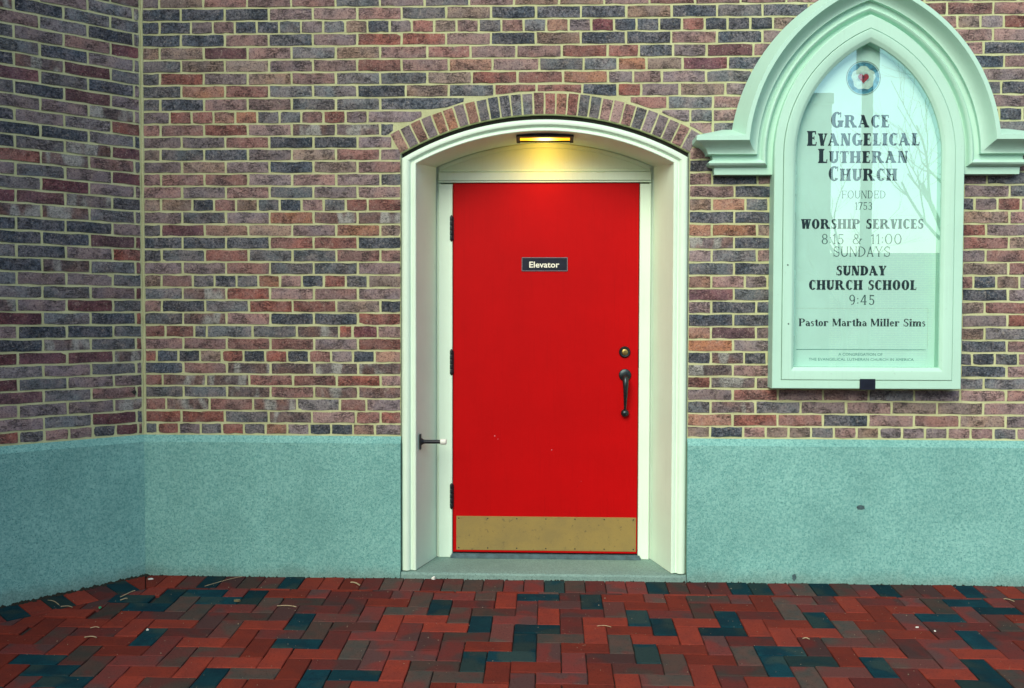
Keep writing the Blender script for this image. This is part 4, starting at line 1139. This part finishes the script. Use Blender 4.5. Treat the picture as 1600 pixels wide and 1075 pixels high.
# lettering
def ST(s, px0, px1, py0, py1, T, t, sf, sh, track, big=1., mat=INK, spw=None, name='lettering'):
    fit_text(serif_line(s, T, t, sf, sh, track, big, spw), px0, px1, py0, py1, YBD, name, mat, board, sign)
ST('^GRACE', 1298.5, 1389.7, 174.5, 199.8, .265, .105, .06, .08, .09, 1.24)
ST('^EVANGELICAL', 1260.8, 1437, 204.3, 228, .265, .105, .06, .08, .08, 1.20)
ST('^LUTHERAN', 1278.2, 1418.3, 232.3, 255, .265, .105, .06, .08, .08, 1.20)
ST('^CHURCH', 1294.8, 1402, 259.3, 283, .265, .105, .06, .08, .08, 1.20)
ST('FOUNDED', 1315.4, 1383.4, 297.6, 310.2, .085, .055, .05, .035, .10, mat=INKT)
ST('1753', 1336, 1362.5, 315.8, 328, .085, .055, .05, .035, .10, mat=INKT)
ST('WORSHIP SERVICES', 1251.4, 1443.5, 342, 357.8, .265, .105, .06, .08, .06, spw=.45)
ST('8:15 & 11:00', 1284, 1408.6, 365.3, 381.7, .085, .06, .05, .035, .11, mat=INKT, spw=.45)
ST('SUNDAYS', 1302.6, 1390.5, 385, 401.2, .085, .06, .05, .035, .09, mat=INKT)
ST('SUNDAY', 1307, 1385, 415, 430.7, .265, .105, .06, .08, .06)
ST('CHURCH SCHOOL', 1264, 1432, 437.4, 453.2, .265, .105, .06, .08, .06, spw=.40)
ST('9:45', 1327, 1366, 460.7, 476.5, .10, .07, .05, .04, .14, mat=INKT)
ST('Pastor Martha Miller Sims', 1248, 1446, 497.8, 510, .185, .075, .05, .05, .045, spw=.30)
fit_text(text_mesh('A CONGREGATION OF'), 1310, 1379, 551.6, 555.8, YBD-.0006, 'lettering', INKS, board, sign)
fit_text(text_mesh('THE EVANGELICAL LUTHERAN CHURCH IN AMERICA'), 1263.7, 1427.7, 559.6, 563.8, YBD-.0006, 'lettering', INKS, board, sign)
a, b = hit(1244, 545.8, YBD), hit(1446, 545.8, YBD)
sub(MB().box(a.x, b.x, YBD-.0012, YBD-.0004, a.z-.0012, a.z+.0012), 'rule_line', INKS, board, sign, False)
a, b = hit(1244, 481.5, YBD), hit(1449, 545, YBD)
sub(MB().box(a.x, b.x, YBD-.0009, YBD-.0002, a.z-.001, a.z+.001).box(b.x-.001, b.x+.001, YBD-.0009, YBD-.0002, b.z, a.z-.0011), 'name_strip_edge', simple('strip_edge', (.62, .86, .74), .4), board, sign, False)

# ------------------------------------------------------------------ street side, behind the camera (reflected in the case glass)
def mirror_pt(px, py, L):      # where a thing seen mirrored in the glass stands at distance L in front of the wall
    p = hit(px, py, L); return Vector((p.x, -L-.166, p.z))
house = empty('town_house', (6, -22, -.5)); tag(house, 'tall grey town house across the street, mirrored at the left of the case glass', 'building')
pr = mirror_pt(1300, 163, 21); hx1 = pr.x; hx0 = hx1-14; hz = pr.z
HW = simple('house_wall', (.07, .085, .10), .9, 0, 3, .2); ROOF = simple('roof_slate', (.08, .09, .10), .8)
part(MB().box(hx0, hx1, -33, -21.17, -.6, hz), 'wall', HW, house)
part(MB().box(hx0-.2, hx1+.03, -33.2, -21.1, hz+.01, hz+.28), 'roof', ROOF, house)
WG = simple('window_glass', (.03, .04, .05), .1)
for i in range(5):
    for j in range(2):
        x = hx0+1.6+i*2.6; z = .8+j*3.2
        if z+1.7 < hz: 
            wq = part(MB().box(x, x+1.1, -21.168, -21.10, z, z+1.7), 'window', WHITE, house)
            sub(MB().box(x+.08, x+1.02, -21.098, -21.09, z+.08, z+1.62), 'pane', WG, wq, house, False)
wt_ = mirror_pt(1400, 402, 24)
gw_ = MB().box(-10, 30, -24.4, -24.17, -.6, wt_.z).box(-10.05, 30.05, -24.45, -24.12, wt_.z+.002, wt_.z+.12).build('garden_wall', BT); tag(gw_, 'long garden wall across the street, mirrored low in the notice case glass', 'wall')
pole = mirror_pt(1352, 400, 11); 
po = empty('utility_pole', (pole.x, pole.y, -.6)); tag(po, 'dark wooden utility pole, mirrored down the middle of the notice case glass', 'pole')
pt = mirror_pt(1350, 88, 11)
part(MB().lathe([(.10, 0), (.085, pt.z+.6)], (pole.x, pole.y, -.6), 'z', 14), 'shaft', BARK, po, True)
part(MB().box(pole.x-.14, pole.x+.14, pole.y-.14, pole.y+.14, pt.z-.25, pt.z+.3), 'cap_box', BARK, po)
def tree(px, L, label, seed, height, rad, lean=0.):
    r = random.Random(seed); base = mirror_pt(px, 560, L); base.z = -.55
    t_ = empty('bare_tree', base); tag(t_, label, 'tree', 'bare street trees mirrored in the glass')
    trunk = MB(); crown = MB()
    def grow(p, d, L_, rd, depth, mb_):
        pts = [p]; rads = [rd]; n = 5; q = p.copy(); dd = d.copy()
        for i in range(n):
            dd = (dd+Vector((r.uniform(-.14, .14), r.uniform(-.14, .14), r.uniform(-.02, .12)))).normalized(); q = q+dd*L_/n; pts.append(q.copy()); rads.append(rd*(1-.45*(i+1)/n))
        mb_.tube(pts, rads, 7 if depth < 2 else (5 if depth < 4 else 3))
        if depth >= 6: return
        for i in range(3 if depth < 5 else 2):
            k = r.randint(2, n); ax = dd.orthogonal().normalized(); ax.rotate(Matrix.Rotation(r.uniform(0, 6.28), 3, dd))
            nd = (dd+ax*r.uniform(.45, .95)).normalized(); grow(pts[k], nd, L_*r.uniform(.62, .8), rads[k]*.66, depth+1, crown)
    grow(Vector((0, 0, 0)), Vector((lean, 0, 1)).normalized(), height*.36, rad, 0, trunk)
    trunk.build('trunk', BARK, t_, True); crown.build('crown', BARK, t_)
tree(1453, 12, 'large bare tree with fine branches, mirrored at the right of the notice case glass', 5, 10.5, .19)
tree(1300, 17, 'slender bare tree leaning right, mirrored low in the notice case glass', 11, 9, .09, .25)

# ------------------------------------------------------------------ litter on the paving
TWIG = simple('dry_grass', (.42, .34, .20), .9, 0, 60, .3); PAPER = simple('paper_scrap', (.80, .82, .74), .8); GREENP = simple('green_scrap', (.05, .50, .22), .6)
def gw(px, py, dz=.003):
    x, y = gpt(px, py); return Vector((x, y*math.cos(SLA), y*math.sin(SLA)+dz))
def twig(p0, p1, rad, label, bend=.01, group='dry stalks scattered on the brick paving'):
    a, b = gw(*p0, .004), gw(*p1, .004); m_ = (a+b)/2; o_ = empty('dry_stalk', m_)
    pts = bez([a-m_, (a-m_)*.4+Vector((bend, bend, .003)), (b-m_)*.4+Vector((-bend*.4, bend, .003)), b-m_], 6)
    bpy.data.objects.remove(o_)
    o = MB().tube(pts, rad, 6).build('dry_stalk', TWIG, None, True, m_); tag(o, label, 'twig', group)
twig((548,911),(562,915.5), .0035, 'thick curled straw coloured stalk near the middle of the left granite block')
twig((433,948),(463,949.5), .0022, 'straight pale stalk lying on red pavers left of the doorway')
twig((320,917),(378,902), .0013, 'long thin stalk crossing the border bricks right of the wall corner')
twig((188,934),(211,924), .0020, 'bent stalk on the dark paver below the wall corner')
twig((188,939),(199,936.5), .0024, 'short stalk under the bent one below the wall corner')
twig((75,939),(92,946), .0016, 'curved stalk on the border bricks beside the left wall')
twig((95,949),(113,950), .0018, 'short stalk just below the curved one beside the left wall')
twig((132,997),(151,997.5), .0024, 'pale flat stalk on dark red pavers at the lower left')
twig((141,982.5),(155,982), .0018, 'faint stalk above the pale flat one at the lower left')
twig((933,979.5),(955,981), .0016, 'thin pale stalk on red pavers right of the brass kick plate')
twig((1568,937),(1585,941), .0018, 'thin stalk at the far right near the granite base')
twig((1254,999),(1265,1000), .0022, 'tiny stalk on red pavers below the notice case')
def scrap(px, py, w_, d_, mat, label, cat='litter', seed=1, h=.004):
    c = gw(px, py, .003); r = random.Random(seed); n = 7
    top = [(w_*math.cos(t_)*r.uniform(.6, 1), d_*math.sin(t_)*r.uniform(.6, 1), h*r.uniform(.3, 1)) for t_ in [2*math.pi*i/n for i in range(n)]]
    bot = [(p[0], p[1], -.002) for p in top]
    f = [list(range(n))]+[[i, i+n, (i+1) % n+n, (i+1) % n] for i in range(n)]
    o = MB().add(top+bot, f).build('scrap', mat, None, False, c); o.name = {'leaf': 'dead_leaf'}.get(cat, 'paper_scrap'); tag(o, label, cat)
scrap(235, 905.5, .016, .012, PAPER, 'flat white scrap by the paving corner where the two walls meet', seed=2)
scrap(156.5, 950.5, .007, .010, GREENP, 'tiny bright green scrap on a brown paver at the left', seed=3, h=.008)
scrap(230.5, 985, .009, .007, PAPER, 'small white chip on the red pavers below the wall corner', seed=4)
scrap(677, 905.5, .012, .008, PAPER, 'crumpled white scrap on the red border brick by the step', seed=5, h=.012)
scrap(1433, 981, .010, .007, PAPER, 'white chip on a red paver at the right of the paving', seed=7)
scrap(1461, 987, .006, .005, PAPER, 'smaller white chip right of the other chip', seed=8)
LEAF = simple('dead_leaf', (.16, .13, .06), .8)
scrap(371, 940, .020, .012, LEAF, 'withered brown leaf on the dark pavers left of the doorway', 'leaf', seed=9, h=.01)
# crumbs, grit and moss in the joints and along the foot of the walls
GRIT = simple('grit', (.30, .24, .16), .9, 0, 90, .5); MOSS = simple('moss_and_dirt', (.012, .014, .008), .95)
mb = MB(); r = random.Random(4)
for i in range(900):
    x, y = r.uniform(-2.7, 2.9), -abs(r.gauss(0, 1))*1.0-.05
    if y < -2.2 or (Vector((x, y))-cz2).dot(LN) < .05: continue
    s_ = r.uniform(.0008, .0024) if r.random() < .93 else r.uniform(.002, .0042); a_ = r.uniform(0, 3); cz_ = y*math.sin(SLA)+.001
    v = [(x+s_*math.cos(a_+k*2.1), y+s_*math.sin(a_+k*2.1), cz_) for k in range(3)]+[(x, y, cz_+s_*1.2)]
    mb.add(v, [(0, 1, 3), (1, 2, 3), (2, 0, 3)])
o = mb.build('grit', GRIT); tag(o, 'pale grit and crumbs scattered over the brick paving', 'grit', kind='stuff')
mb = MB()
def clumps(org, dv, nv_, n, L, s0, s1, wt):
    for i in range(n):
        s_ = r.uniform(*L); d_ = abs(r.gauss(0, wt)); p = org+dv*s_+nv_*(.033+d_); sz = r.uniform(s0, s1)
        z = p.y*SL; k_ = 6; v = []; a_ = r.uniform(0, 3)
        for k in range(k_):
            v.append((p.x+sz*1.6*math.cos(a_+k)*r.uniform(.5, 1.1), p.y+sz*math.sin(a_+k)*r.uniform(.5, 1), z-.004))
        v.append((p.x, p.y, z+sz*r.uniform(.4, 1.0))); mb.add(v, [(k, (k+1) % k_, k_) for k in range(k_)])
clumps(cz2, LD, LN, 300, (.0, 1.5), .004, .016, .007)
clumps(Vector((0, 0)), Vector((1, 0)), Vector((0, -1)), 260, (-2.1, 3), .002, .008, .004)
o = mb.build('wall_foot_dirt', MOSS); tag(o, 'dark crumbly dirt along the foot of the granite base', 'dirt', kind='stuff')
for o in col.objects:
    if o.parent is None and 'category' in o and 'kind' not in o: o['kind'] = 'thing'
